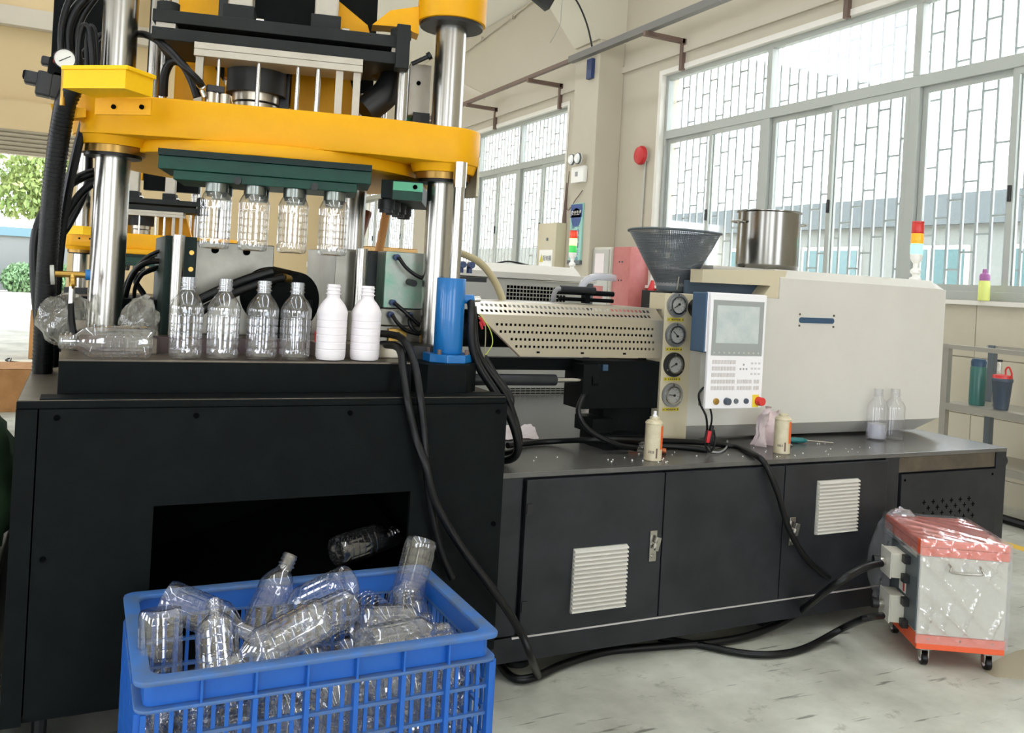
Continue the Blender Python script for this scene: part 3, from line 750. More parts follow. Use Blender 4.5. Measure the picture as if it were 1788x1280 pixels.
    for u in (-.13, .11):
        h = LB(); h.cyl((u, -.205, zt-.083), (u, -.19, zt-.083), .012, 14); h.done('bolt', 'dark_steel')
    # side stations
    h = LB(); h.prism([(.335, .0), (.47, -.03), (.55, .42), (.40, .45)], zt-.085, zt-.02, 'z'); h.done('holder_plate', 'green_dark', bev=.002, smooth=0)
    h = LB(); h.box(.372, .475, -.062, -.036, zt-.060, zt-.030); h.done('lip_plate', 'green_light', smooth=0)
    h = LB(); h.box(.372, .475, -.060, -.036, zt-.092, zt-.0605); h.done('lip_plate', 'green_paint', smooth=0)
    h = LB(); h.cyl((.448, -.066, zt-.045), (.448, -.06, zt-.045), .008, 12); h.done('bolt', 'hole_black')
    for k in range(4):
        uu, vv = .36+.03*k, .06+.10*k
        h = LB(); h.cyl((uu, vv, zt-.12), (uu, vv, zt-.085), .030, 20); h.cyl((uu, vv, zt-.132), (uu, vv, zt-.12), .024, 20); h.done('neck_bush', 'dark_steel')
    # ---- upper cross plates
    zz = -drop
    b = LB(); b.box(-.43, .385, -.10, .20, 2.18+zz, 2.22+zz); up = b.done('cross_plate', 'black_plate', bev=.002, smooth=0)
    b = LB(); b.box(-.43, .40, -.10, .20, 2.123+zz, 2.163+zz); lo = b.done('cross_plate', 'black_plate', bev=.002, smooth=0)
    for u in (-.39, .37):
        b = LB(); b.cyl((u, -.06, 2.22+zz), (u, -.06, 2.25+zz), .036, 20); b.done('clamp_nut', 'black_plate', up)
        b = LB(); b.box(u-.03, u+.03, -.09, -.03, 2.163+zz, 2.18+zz); b.done('spacer', 'aluminium', up, smooth=0)
    b = LB(); b.box(.352, .398, -.125, -.06, 2.105+zz, 2.255+zz); b.done('end_clamp', 'black_plate', up, bev=.003, smooth=0)
    b = LB(); b.cyl((.385, -.05, 1.92+zz), (.385, -.05, 2.123+zz), .021, 20); b.done('guide_rod', 'chrome')
    b = LB(); b.box(-.295, .245, -.12, .02, 2.101+zz, 2.1225+zz); b.done('aluminium_plate', 'aluminium', lo, bev=.0015, smooth=0)
    b = LB(); b.box(-.295, .245, -.12, .02, 2.078+zz, 2.1003+zz); b.done('aluminium_plate', 'aluminium', lo, bev=.0015, smooth=0)
    for u, r in ((-.218, .006), (-.092, .007), (.034, .007), (.10, .009)):
        b = LB(); b.cyl((u, -.10, 1.90+zz), (u, -.10, 2.078+zz), r, 12); b.done('stretch_rod', 'rod_steel')
    for u, w in ((-.278, .012), (.17, .012), (.228, .012)):
        b = LB(); b.box(u-w, u+w, -.105, -.085, 1.90+zz, 2.078+zz); b.done('side_bar', 'aluminium', smooth=0)
    b = LB(); b.cyl((-.11, .06, 1.925+zz), (-.11, .06, 1.965+zz), .075, 32); b.cyl((-.11, .06, 1.972+zz), (-.11, .06, 2.0+zz), .078, 32); b.done('flange', 'brushed')
    b = LB(); b.cyl((-.11, .06, 1.965+zz), (-.11, .06, 1.972+zz), .06, 24); b.cyl((-.11, .06, 2.0+zz), (-.11, .06, 2.12+zz), .10, 28); b.done('ram', 'dark_steel')
    for u in (-.17, .115):
        b = LB(); b.box(u-.05, u+.05, -.06, .07, 2.22+zz, 2.275+zz); b.done('cylinder_block', 'black_plate', up, bev=.003, smooth=0)
        b = LB(); b.box(u-.04, u+.04, -.015, .06, 2.275+zz, 2.75+zz); b.done('air_cylinder', 'aluminium', up, bev=.006, smooth=0)
        b = LB(); b.cyl((u+.055, -.02, 2.235+zz), (u+.08, -.02, 2.235+zz), .012, 12); b.done('fitting', 'rod_steel', up)
    # ---- yellow frame behind and the top crosshead
    b = LB(); b.prism([(-.36, 1.925), (-.36, 2.08), (-.29, 2.14), (-.22, 2.04), (-.18, 1.925)], .13, .20, 'y'); b.v = [(p_[0], p_[1], p_[2]+zz) for p_ in b.v]; b.done('rib', 'yellow', smooth=0)
    b = LB(); b.prism([(.0, 1.925), (.0, 2.16), (.20, 2.16), (.27, 1.925)], .22, .30, 'y'); b.v = [(p_[0], p_[1], p_[2]+zz) for p_ in b.v]; b.done('rib', 'yellow', smooth=0)
    b = LB(); b.box(-.42, -.28, .30, .36, 1.925+zz, 2.75); b.done('upright', 'yellow', smooth=0)
    b = LB(); b.box(-.25, -.16, .28, .34, 2.10, 2.75); b.done('upright', 'yellow', smooth=0)
    b = LB(); b.box(-.275, -.245, .27, .33, 2.0, 2.75); b.done('track', 'black_plastic', smooth=0)
    b = LB(); b.box(-.15, .30, .28, .36, 2.02, 2.6); b.done('back_plate', 'black_base', smooth=0)
    if near:
        ztop = 2.305
        b = LB(); b.cyl((.552, 0, ztop), (.552, 0, 2.9), .122, 44); ch = b.done('top_collar', 'yellow', bev=.004)
        b = LB(); b.cyl((.552, 0, ztop-.012), (.552, 0, ztop), .112, 36); b.done('seal', 'dark_steel', ch)
        b = LB(); b.prism([(0.272, 2.270), (0.332, 2.327), (0.431, 2.353), (0.435, 2.255), (0.371, 2.274)], -.02, .06, 'y'); b.done('crosshead_arm', 'yellow', ch, smooth=0)
        b = LB(); b.prism([(.06, 2.44), (.26, 2.30), (.28, 2.24), (.17, 2.24), (.10, 2.36)], .10, .16, 'y'); b.done('crosshead_arm', 'yellow', ch, smooth=0)
        b = LB(); b.box(.42, .50, .10, .20, 1.99, 2.18); b.done('valve_block', 'aluminium', bev=.003, smooth=0)
        b = LB(); b.cyl((.455, .095, 2.11), (.455, .101, 2.11), .008, 12); b.done('bolt', 'hole_black')
        b = LB(); b.box(.44, .50, .08, .16, 1.94, 2.0); b.done('valve_foot', 'dark_steel', smooth=0)
        b = LB(); b.cyl((.42, .03, 2.16), (.475, .02, 2.19), .008, 10); b.cyl((.475, .02, 2.19), (.485, .02, 2.197), .014, 12); b.done('lever', 'black_plastic')
        b = LB(); b.cyl((.43, .18, 1.925), (.43, .18, 2.06), .022, 18); b.done('tie_rod', 'rod_steel')
        b = LB(); b.cyl((.43, .18, 1.95), (.43, .18, 1.99), .0225, 18); b.done('rod_band', 'green_light')
        b = LB()
        for u, v in ((.26, .1), (.30, .16), (.34, .22)): b.cyl((u, v, 1.925), (u, v, 2.05), .013, 14)
        b.done('short_rods', 'rod_steel')
        b = LB(); b.tube([(.26, .0, 1.97), (.33, .02, 2.04), (.36, .06, 2.12), (.30, .14, 2.17)], .05, 14); b.done('flex_duct', 'black_plastic')
        b = LB(); b.box(-.07, .0, .08, .12, 1.925, 2.13); b.done('hanger', 'black_rubber', smooth=0)
        # hanging roller guard at the right collar
        b = LB(); b.prism(arc(.552, 0, .128, -20, 70, 10)+arc(.552, 0, .122, 70, -20, 10), 1.70, 1.84, 'z'); b.done('collar_guard', 'cream_yellow')
    return root

press = make_press(0, 0, 0, 'large yellow and black bottle blow moulding press with chrome columns in the foreground', True)
press2 = make_press(-.10, 4.75, .30, 'identical yellow press standing farther back behind the foreground one', False)
def WP(u, v, z): return MXP+UP2*u+VP2*v+Vector((0, 0, z))
class PB(MB):
    def done(s, name, mm, parent=None, **k):
        s.v = [tuple(WP(*p)) for p in s.v]; return s.build(name, mm, parent, **k)
def pressbox(name, mm, x0, x1, y0, y1, z0, z1, bev=.003):
    b = MB(); b.box(x0, x1, y0, y1, z0, z1); return b.build(name, mm, press, bev=bev, smooth=0)
# ---- tooling standing on the riser (between the columns)
pressbox('mould_base', 'worn_steel', -.02, .97, 2.98, 3.72, 1.118, 1.165)
pressbox('mould_block', 'green_dark', .235, .335, 3.08, 3.5, 1.165, 1.492)
pressbox('mould_block', 'mould_steel', .336, .60, 3.14, 3.5, 1.165, 1.483)
for x in (.40, .505):
    b = MB(); b.cyl((x, 3.132, 1.455), (x, 3.142, 1.455), .012, 14); b.build('bolt', 'hole_black', press)
b = MB(); b.cyl((.272, 3.02, 1.118), (.272, 3.02, 1.494), .019, 24); b.build('guide_pin', 'chrome', press)
for z in (1.44, 1.385):
    b = MB(); b.cyl((.318, 3.07, z), (.318, 3.085, z), .008, 10); b.build('fitting', 'brass', press)
pressbox('mould_block', 'mould_steel', .80, .905, 3.06, 3.5, 1.165, 1.487)
pressbox('mould_block', 'dark_steel', .905, .975, 3.10, 3.5, 1.13, 1.488)
pressbox('mould_block', 'mould_steel', .78, .90, 2.98, 3.3, 1.165, 1.27)
b = MB(); b.cyl((.875, 3.0, 1.118), (.875, 3.0, 1.49), .0215, 24); b.build('guide_pin', 'chrome', press)
pressbox('cooling_plate', 'mould_smear', .965, 1.16, 3.0, 3.12, 1.285, 1.488)
pressbox('cooling_plate', 'mould_steel', .955, 1.16, 3.0, 3.12, 1.222, 1.282)
pressbox('manifold', 'mould_steel', .95, 1.15, 3.0, 3.14, 1.13, 1.22)
pressbox('manifold_face', 'brass', .985, 1.055, 2.985, 3.0, 1.165, 1.213)
b = MB(); b.cyl((1.02, 2.98, 1.19), (1.02, 2.986, 1.19), .011, 14); b.build('port', 'hole_black', press)
pressbox('tool_cover', 'brushed', .70, .985, 2.86, 2.98, 1.118, 1.165)
# black clamp cylinder with hoses
b = MB(); b.cyl((.655, 3.02, 1.29), (.50, 3.38, 1.33), .105, 40); cc = b.build('clamp_cylinder', 'black_base', press, bev=.006)
b = MB(); b.box(.53, .72, 3.03, 3.3, 1.165, 1.30); b.build('cylinder_foot', 'black_base', press, bev=.004, smooth=0)
b = MB(); b.tube([(.30, 3.0, 1.26), (.38, 2.985, 1.31), (.48, 2.97, 1.36), (.565, 2.97, 1.392)], .016, 12); b.build('hose', 'black_rubber', press)
b = MB(); b.tube([(.31, 3.02, 1.22), (.42, 2.97, 1.30), (.52, 2.95, 1.35), (.60, 2.96, 1.375)], .014, 12); b.build('hose', 'black_rubber', press)
b = MB(); b.cyl((.60, 2.96, 1.375), (.625, 2.985, 1.37), .013, 12); b.build('fitting', 'brass', press)
b = MB(); b.box(-.0, .70, 2.955, 2.98, 1.118, 1.168); b.build('rail', 'rail_maroon', press, smooth=0)
b = MB(); b.cyl((.72, 2.93, 1.118), (.72, 2.93, 1.20), .012, 10); b.build('valve_stem', 'red_knob', press)
# copper rods and fittings behind the mould
b = MB(); b.cyl((.99, 3.5, 1.49), (1.05, 3.55, 1.66), .020, 14); b.build('pipe', 'pipe_brown', press)
b = MB(); b.cyl((1.13, 3.62, 1.49), (1.155, 3.62, 1.67), .018, 14); b.build('pipe', 'pipe_tan', press)
# cooling fittings and little hoses on the plate
for (x, z) in ((1.0, 1.468), (1.13, 1.462), (.995, 1.305), (.99, 1.262), (1.06, 1.262), (1.12, 1.255)):
    b = MB(); b.cyl((x, 2.975, z), (x, 3.0, z), .011, 12); b.build('fitting', 'blue_fit', press)
def hose(pts, r=.007, mm='black_rubber', name='hose', parent=press, n=10):
    b = MB(); b.tube(pts, r, n); return b.build(name, mm, parent)
hose([(1.0, 2.965, 1.468), (1.03, 2.955, 1.43), (1.08, 2.95, 1.40), (1.14, 2.96, 1.393)])
hose([(.995, 2.97, 1.305), (1.03, 2.95, 1.275), (1.08, 2.95, 1.235), (1.12, 2.96, 1.21)])
hose([(.99, 2.97, 1.262), (1.005, 2.95, 1.235), (1.04, 2.945, 1.208), (1.10, 2.95, 1.195)])
hose([(1.06, 2.97, 1.262), (1.05, 2.95, 1.235), (1.075, 2.945, 1.205), (1.12, 2.95, 1.19)])
b = MB(); b.cyl((1.055, 2.94, 1.378), (1.055, 3.0, 1.382), .012, 14); b.build('nipple', 'dark_steel', press)
for k, pts in enumerate(([(.16, 3.5, 1.36), (.20, 3.35, 1.42), (.26, 3.3, 1.45), (.33, 3.3, 1.455)], [(.13, 3.45, 1.20), (.15, 3.35, 1.34), (.20, 3.3, 1.40), (.30, 3.28, 1.405)], [(.20, 3.4, 1.18), (.165, 3.38, 1.28), (.19, 3.35, 1.36), (.27, 3.3, 1.40)], [(.24, 3.4, 1.2), (.20, 3.4, 1.28), (.17, 3.42, 1.34), (.24, 3.4, 1.385)], [(.12, 3.5, 1.25), (.16, 3.5, 1.36), (.22, 3.45, 1.42), (.24, 3.4, 1.43)])): hose(pts, .010 if k % 2 else .007)
pressbox('tool_shelf', 'black_base', .10, .235, 3.3, 3.7, 1.118, 1.27)
# drive rod into the blue cylinder
b = PB(); b.cyl((.592, -.135, 1.38), (.592, -.135, 1.715), .019, 24); b.done('drive_rod', 'chrome', press)
b = PB(); b.cyl((.592, -.135, 1.715), (.592, -.135, 1.802), .023, 24); b.done('rod_sleeve', 'rod_steel', press)

# ================================================================ MACHINE BENCH
YB = 2.70
bench = thing('machine_bench', (2.7, 3.4, 0), 'long low black steel machine bench with cabinet doors', 'machine bench')
def bb(name, mm, x0, x1, y0, y1, z0, z1, parent=bench, bev=.002):
    b = MB(); b.box(x0, x1, y0, y1, z0, z1); return b.build(name, mm, parent, bev=bev, smooth=0)
bb('top', 'bench_top', 1.285, 4.02, YB, 4.58, .722, .741)
bb('carcass', 'black_bench', 1.37, 3.20, YB+.03, 4.56, .10, .7215)
bb('end_frame', 'black_bench', 3.20, 4.018, YB+.03, 4.56, .10, .7215)
rl = bb('bottom_rail', 'black_bench', 1.29, 3.20, YB, YB+.05, .076, .163)
bb('rail_edge', 'print_grey', 1.40, 3.20, YB-.002, YB+.004, .158, .1645, rl, 0)
bb('corner_post', 'black_bench', 1.29, 1.41, YB, YB+.03, .17, .722)
bb('mullion', 'black_bench', 3.198, 3.285, YB, YB+.03, .10, .722)
bb('mullion', 'black_bench', 3.945, 4.018, YB, YB+.03, .10, .722)
bb('top_channel', 'worn_steel', 3.288, 3.942, YB+.006, YB+.03, .652, .7215)
pn = bb('cover_panel', 'black_bench', 3.30, 3.94, YB-.004, YB+.016, .12, .645)
for x, z in ((3.32, .62), (3.915, .62)):
    b = MB(); b.cyl((x, YB-.006, z), (x, YB-.003, z), .006, 8); b.build('screw', 'hole_black', pn)
for r_ in range(4):
    for i in range(6):
        x = 3.452+.061*i+(.03 if r_ % 2 else 0); z = .513-.027*r_
        b = MB(); b.box(x-.011, x+.011, YB-.0055, YB-.003, z-.002, z+.002); b.box(x-.002, x+.002, YB-.0055, YB-.003, z+.002, z+.011); b.box(x-.002, x+.002, YB-.0055, YB-.003, z-.011, z-.002)
        b.build('plus_slot', 'hole_black', pn, smooth=0)
slat = None
def door(x0, x1, vent=None, latch=None, hinges=()):
    global slat
    d = bb('door', 'black_bench', x0, x1, YB-.018, YB+.002, .172, .716)
    if vent:
        vx0, vx1, vz0, vz1 = vent
        b = MB(); b.box(vx0, vx1, YB-.024, YB-.018, vz0, vz1); b.build('vent_frame', 'cream_chamfer', d, smooth=0)
        n = 15
        for i in range(n):
            z = vz0+(vz1-vz0)*(i+.5)/n; h = (vz1-vz0)/n
            b = MB(); b.prism([(YB-.024, z-h*.5), (YB-.036, z-h*.32), (YB-.036, z+h*.05), (YB-.024, z+h*.36)], vx0, vx1, 'x')
            b.build('vent_slat', 'cream', d, smooth=0)
    if latch:
        lx, lz = latch
        b = MB(); b.box(lx-.016, lx+.016, YB-.024, YB-.018, lz-.058, lz+.058); b.build('latch_plate', 'chrome', d, bev=.002, smooth=0)
        b = MB(); b.cyl((lx, YB-.04, lz+.005), (lx, YB-.024, lz+.005), .011, 14); b.obox((lx+.006, YB-.042, lz+.012), (.014, .01, .05), Euler((0, R(15), 0)).to_matrix()); b.cyl((lx, YB-.03, lz-.038), (lx, YB-.024, lz-.038), .008, 10); b.build('latch_knob', 'chrome', d)
    for hz in hinges:
        b = MB(); b.box(x0+.002, x0+.022, YB-.024, YB-.018, hz-.018, hz+.018); b.build('hinge', 'black_plastic', d, smooth=0)
door(1.418, 2.002, (1.617, 1.845, .232, .462), (1.962, .445), (.617, .276))
door(2.008, 2.598)
door(2.604, 3.195, (2.778, 3.01, .424, .648), (2.652, .448))
b = MB(); b.cyl((4.02, 2.74, .672), (4.045, 2.74, .672), .03, 16); b.build('side_knob', 'black_plastic', bench)
for x in (1.5, 2.7, 3.9):
    for y in (2.85, 4.4):
        b = MB(); b.cyl((x, y, 0), (x, y, .02), .05, 14); b.cyl((x, y, .02), (x, y, .11), .018, 10); b.build('foot', 'dark_steel', bench)

# ================================================================ INJECTION UNIT
inj = thing('injection_unit', (3.0, 3.4, .741), 'cream injection unit housing with pressure gauges and perforated barrel guard on the bench', 'machine')
def ib(name, mm, x0, x1, y0, y1, z0, z1, parent=inj, bev=.002):
    b = MB(); b.box(x0, x1, y0, y1, z0, z1); return b.build(name, mm, parent, bev=bev, smooth=0)
YH = 3.05
b = MB()
def sec(x, z0, z1, zb, zt, yb, yt):
    return [(x, yb, zb), (x, YH, z0), (x, YH, z1), (x, yt, zt), (x, 3.85, zt), (x, 3.85, zb)]
A = sec(2.372, .822, 1.395, .752, 1.395, 3.14, 3.05); A[3] = (2.372, 3.06, 1.395); A[4] = (2.372, 3.2, 1.395); A[5] = (2.372, 3.2, .752)
Bm = sec(2.86, .822, 1.395, .752, 1.395, 3.14, 3.06); Bm[3] = (2.86, 3.06, 1.395); Bm[4] = (2.86, 3.2, 1.395); Bm[5] = (2.86, 3.2, .752)
Cc = sec(2.86, .822, 1.49, .752, 1.53, 3.14, 3.09); D = sec(3.91, .825, 1.49, .755, 1.53, 3.14, 3.09); E_ = sec(3.98, .83, 1.486, .83, 1.486, 3.06, 3.06)
def loft(b, s1, s2, c1=True, c2=True):
    n = len(s1); fs = [(i, (i+1) % n, n+(i+1) % n, n+i) for i in range(n)]
    if c1: fs.append(tuple(range(n-1, -1, -1)))
    if c2: fs.append(tuple(range(n, 2*n)))
    b.add(s1+s2, fs)
loft(b, A, Bm); loft(b, Cc, D, True, False); loft(b, D, E_, False, True)
hs = b.build('housing', 'cream', inj, smooth=0)
b = MB(); b.box(2.56, 2.86, 3.16, 3.30, 1.396, 1.53); b.build('housing_top', 'cream', inj, smooth=0)
b = MB(); b.prism([(2.42, 1.447), (2.81, 1.452), (2.765, 1.396), (2.858, 1.396), (2.905, 1.526), (2.42, 1.505)], 3.056, 3.14, 'y'); b.build('hood', 'cream_yellow', inj, smooth=0)  # darker cream paints in the shading of the angled hood face
b = MB(); b.box(2.40, 2.83, 3.142, 3.158, 1.396, 1.455); b.build('recess', 'recess_blue', inj, smooth=0)
# slot window with its screws
b = MB()
pts = arc(3.0, 1.301, .013, 90, 270, 8)+arc(3.195, 1.303, .013, -90, 90, 8)
b.prism(pts, YH-.003, YH+.001, 'y'); b.build('slot', 'blue_navy', inj, smooth=0)
for x in (2.99, 3.205):
    for z in (1.275, 1.328):
        b = MB(); b.cyl((x, YH-.004, z), (x, YH, z), .005, 8); b.build('screw', 'worn_steel', inj)
# gauge panel
gp = ib('gauge_panel', 'cream_yellow', 2.222, 2.3715, 3.046, 3.16, .765, 1.392)
for i, (z, ring_m, ang) in enumerate(((1.343, 'gauge_ring', 212), (1.216, 'gauge_ring', 138), (1.088, 'dark_steel', 208), (.958, 'gauge_ring', 174))):
    x = 2.283
    b = MB(); b.ring((x, 3.046, z), (x, 3.034, z), .052, .035, 40); g = b.build('gauge', ring_m, inj)
    b = MB(); b.ring((x, 3.034, z), (x, 3.026, z), .039, .0335, 36); b.build('bezel', 'chrome', g)
    b = MB(); b.cyl((x, 3.044, z), (x, 3.036, z), .035, 32); b.build('dial', 'dial', g)
    px, pz = x+.008*math.cos(R(ang+180)), z+.008*math.sin(R(ang+180))
    b = MB(); b.obox((px+.013*math.cos(R(ang)), 3.033, pz+.013*math.sin(R(ang))), (.036, .002, .0028), Euler((0, R(-ang), 0)).to_matrix()); b.cyl((px, 3.036, pz), (px, 3.031, pz), .005, 10); b.build('needle', 'needle', g, smooth=0)
    for k in range(9):
        a_ = R(-45+k*33.7)
        b = MB(); b.obox((x+.028*math.cos(a_), 3.0352, z+.028*math.sin(a_)), (.006, .001, .0012), Euler((0, -a_, 0)).to_matrix()); b.build('tick', 'needle', g, smooth=0)
    for k in range(3):
        a_ = R(90+120*k); b = MB(); b.cyl((x+.044*math.cos(a_), 3.034, z+.044*math.sin(a_)), (x+.044*math.cos(a_), 3.031, z+.044*math.sin(a_)), .004, 8); b.build('screw', 'rod_steel', g)
    b = MB(); b.box(x-.044, x+.040, 3.043, 3.046, z-.069, z-.055); t_ = b.build('tag', 'tag_yellow', inj, smooth=0)
    for sx in (-.038, .034):
        b = MB(); b.cyl((x+sx, 3.041, z-.062), (x+sx, 3.043, z-.062), .003, 8); b.build('screw', 'bracket_brown', t_)
    for k in range(5):
        b = MB(); b.box(x-.024+k*.010, x-.018+k*.010, 3.0422, 3.043, z-.065, z-.059); b.build('stamp', 'bracket_brown', t_, smooth=0)
# perforated barrel guard with real holes
def perforated(name, rows, P, x_end, hw, parent, mm, rowbounds, left):
    # rows: list of (t_center, t_half, [hole centres]); P(x,t)->point; left(t)-> x of left edge
    b = MB(); ts = [rowbounds[0]]
    def q(xa0, xa1, xb0, xb1, t0, t1): b.add([P(xa0, t0), P(xb0, t0), P(xb1, t1), P(xa1, t1)], [(0, 1, 2, 3)])
    tp = rowbounds[0]
    for tc, th, hs_ in rows:
        q(left(tp), left(tc-th), x_end, x_end, tp, tc-th)
        prev0, prev1 = left(tc-th), left(tc+th)
        for h in hs_:
            q(prev0, prev1, h-hw, h-hw, tc-th, tc+th); prev0 = prev1 = h+hw
        q(prev0, prev1, x_end, x_end, tc-th, tc+th); tp = tc+th
    q(left(tp), left(rowbounds[1]), x_end, x_end, tp, rowbounds[1])
    return b.build(name, mm, parent, smooth=0)
gl = lambda z: 1.335+(1.278-z)*(1.515-1.335)/(1.278-1.119)
rows = []
for k, (z, xs) in enumerate(((1.156, 1.505), (1.184, 1.483), (1.212, 1.435), (1.239, 1.418))):
    n = int((2.165-xs)/.0193); rows.append((z, .0047, [xs+i*.0193 for i in range(n)]))
gf = perforated('barrel_guard', rows, lambda x, z: (x, 3.0, z), 2.186, .0047, inj, 'brushed', (1.119, 1.276), gl)
n2 = int(.79/.0196)
rows = [(.28, .10, [1.36+i*.0196 for i in range(n2)]), (.70, .10, [1.37+i*.0196 for i in range(n2)])]
perforated('guard_top', rows, lambda x, t: (x, 3.0+.062*t, 1.276+.048*t), 2.186, .0055, inj, 'brushed', (0, 1), lambda t: 1.335)
b = MB(); b.box(1.335, 2.22, 3.062, 3.40, 1.318, 1.3235); b.build('guard_cover', 'brushed', inj, smooth=0)
b = MB(); b.bar((1.337, 2.997, 1.268), (1.52, 2.997, 1.117), .006, .005); b.build('guard_edge', 'bracket_brown', inj, smooth=0)
for x in (1.60, 1.80, 2.0):
    b = MB(); b.obox((x, 2.998, 1.135), (.012, .004, .007)); b.build('guard_bolt', 'hole_black', inj, smooth=0)
b = MB(); b.cyl((1.30, 3.2, 1.21), (2.22, 3.2, 1.21), .075, 24); b.cyl((1.18, 3.2, 1.21), (1.30, 3.2, 1.21), .035, 20); b.build('barrel', 'black_base', inj)
b = MB(); b.cyl((1.21, 3.2, 1.21), (1.25, 3.2, 1.21), .05, 24); b.build('heater_band', 'copper', inj)
# carriage below
ib('slide_beam', 'black_base', 1.35, 2.35, 3.14, 3.2, 1.05, 1.098)
cr = ib('carriage', 'black_base', 1.84, 2.36, 3.06, 3.2, .90, 1.098)
ib('carriage_foot', 'black_base', 1.98, 2.35, 3.10, 3.22, .741, .9, inj)
ib('carriage_step', 'black_base', 1.90, 2.0, 3.05, 3.2, .80, .86, inj)
ib('carriage_step', 'black_base', 1.93, 2.12, 3.0, 3.2, .741, .80, inj)
for i in range(3): ib('terminal', 'blue_navy', 1.86+i*.035, 1.885+i*.035, 3.045, 3.06, 1.06, 1.085, cr, 0)
b = MB(); b.cyl((1.27, 3.0, 1.029), (1.685, 3.0, 1.027), .0225, 24); b.build('shift_cylinder', 'black_bench', inj, bev=.003)
b = MB(); b.cyl((1.685, 3.0, 1.027), (1.86, 3.0, 1.027), .010, 18); b.build('shift_rod', 'chrome', inj)
b = MB(); b.cyl((1.84, 3.0, 1.027), (1.87, 3.0, 1.027), .03, 16); b.box(1.80, 1.88, 2.98, 3.06, .97, 1.09); b.build('rod_bracket', 'black_base', inj)
b = MB(); b.tube([(1.85, 3.02, .985), (1.80, 2.98, .96), (1.775, 2.96, .90), (1.83, 2.95, .83), (1.96, 2.93, .775), (2.12, 2.93, .755)], .011, 10); b.build('hose', 'black_rubber', inj)
# fittings behind the guard, left of the hopper
b = MB(); b.cyl((1.93, 3.45, 1.372), (2.22, 3.45, 1.372), .012, 12); b.cyl((1.93, 3.45, 1.340), (2.22, 3.45, 1.340), .009, 12); b.box(2.06, 2.085, 3.43, 3.47, 1.325, 1.39); b.build('tie_bar', 'black_base', inj, smooth=0)
b = MB(); b.cyl((1.92, 3.42, 1.385), (2.10, 3.42, 1.385), .015, 14); b.build('air_cylinder', 'black_bench', inj)
b = MB(); b.tube([(1.90, 3.45, 1.325), (1.90, 3.44, 1.36), (1.91, 3.43, 1.382), (1.93, 3.42, 1.385)], .011, 10); b.build('hose', 'print_dark', inj)
b = MB(); b.tube([(2.13, 3.6, 1.385), (2.16, 3.6, 1.43), (2.22, 3.6, 1.452), (2.32, 3.6, 1.45)], .018, 12); b.build('clear_tube', 'pet_hazy', inj)
ib('feed_block', 'dark_steel', 2.33, 2.52, 3.21, 3.38, .76, 1.40)

# ---- wire-mesh hopper
hp = thing('mesh_hopper', (2.335, 3.2, 1.40), 'grey wire-mesh funnel hopper standing on the gauge end of the injection unit', 'hopper')
cx, cy = 2.425, 3.275
def mesh_cone(prof, nm, wobble=0.0):
    b = MB(); n = 40
    vs = []; uvs = []
    for k, (r, z) in enumerate(prof):
        for i in range(n+1):
            t = 2*PI*i/n; w = 1+wobble*(k == len(prof)-1)*math.sin(3*t)
            vs.append((cx+r*w*math.cos(t), cy+r*w*math.sin(t), z+wobble*.15*(k == len(prof)-1)*math.sin(2*t+1)))
    b.v = vs
    for k in range(len(prof)-1):
        for i in range(n): b.f.append((k*(n+1)+i, k*(n+1)+i+1, (k+1)*(n+1)+i+1, (k+1)*(n+1)+i))
    o = b.build(nm, 'wire_mesh', hp)
    uv = o.data.uv_layers.new(name='UVMap')
    for l in o.data.loops:
        k, i = divmod(l.vertex_index, n+1); uv.data[l.index].uv = (i/n, k/(len(prof)-1))
    return o
mesh_cone([(.072, 1.425), (.106, 1.485), (.140, 1.545), (.173, 1.605), (.208, 1.672)], 'mesh_cone', .02)
b = MB(); b.tube([(cx+.211*(1+.02*math.sin(3*R(t)))*math.cos(R(t)), cy+.211*(1+.02*math.sin(3*R(t)))*math.sin(R(t)), 1.673+.003*math.sin(2*R(t)+1)) for t in range(0, 361, 15)], .005, 6, 2); b.build('rim_wire', 'shelf_dark', hp)
b = MB(); b.lathe([(.066, 1.40), (.072, 1.41), (.074, 1.43), (.071, 1.43), (.064, 1.40)], (cx, cy, 0), 36); b.build('collar', 'shelf_dark', hp)
b = MB(); b.lathe([(.0, 1.402), (.063, 1.402), (.092, 1.465), (.112, 1.50), (.0, 1.515)], (cx, cy, 0), 30); b.build('pellets', 'print_dark', hp)
b = MB(); b.bar((cx-.03, cy-.075, 1.41), (cx-.045, cy-.105, 1.47), .006, .003); b.bar((cx+.035, cy-.07, 1.41), (cx+.06, cy-.095, 1.47), .006, .003); b.build('stay', 'foil', hp, smooth=0)

# ---- stock pot
pt = thing('stock_pot', (2.99, 3.30, 1.53), 'large stainless steel stock pot on top of the cream housing', 'pot')
px_, py_ = 3.00, 3.30
b = MB(); b.lathe([(0, 1.531), (.138, 1.531), (.147, 1.542), (.149, 1.556), (.149, 1.806), (.156, 1.811), (.156, 1.815), (.146, 1.815), (.144, 1.56), (0, 1.545)], (px_, py_, 0), 56); b.build('body', 'chrome_soft', pt)
for s in (1, -1):
    ang = R(-12) if s > 0 else R(168)
    c_, s_ = math.cos(ang), math.sin(ang)
    def H(r, t, z): return (px_+r*c_-t*s_, py_+r*s_+t*c_, z)
    b = MB(); b.tube([H(.149, -.04, 1.755), H(.175, -.04, 1.76), H(.185, -.028, 1.76), H(.185, .028, 1.76), H(.175, .04, 1.76), H(.149, .04, 1.755)], .005, 8, 4); b.build('handle', 'chrome', pt)

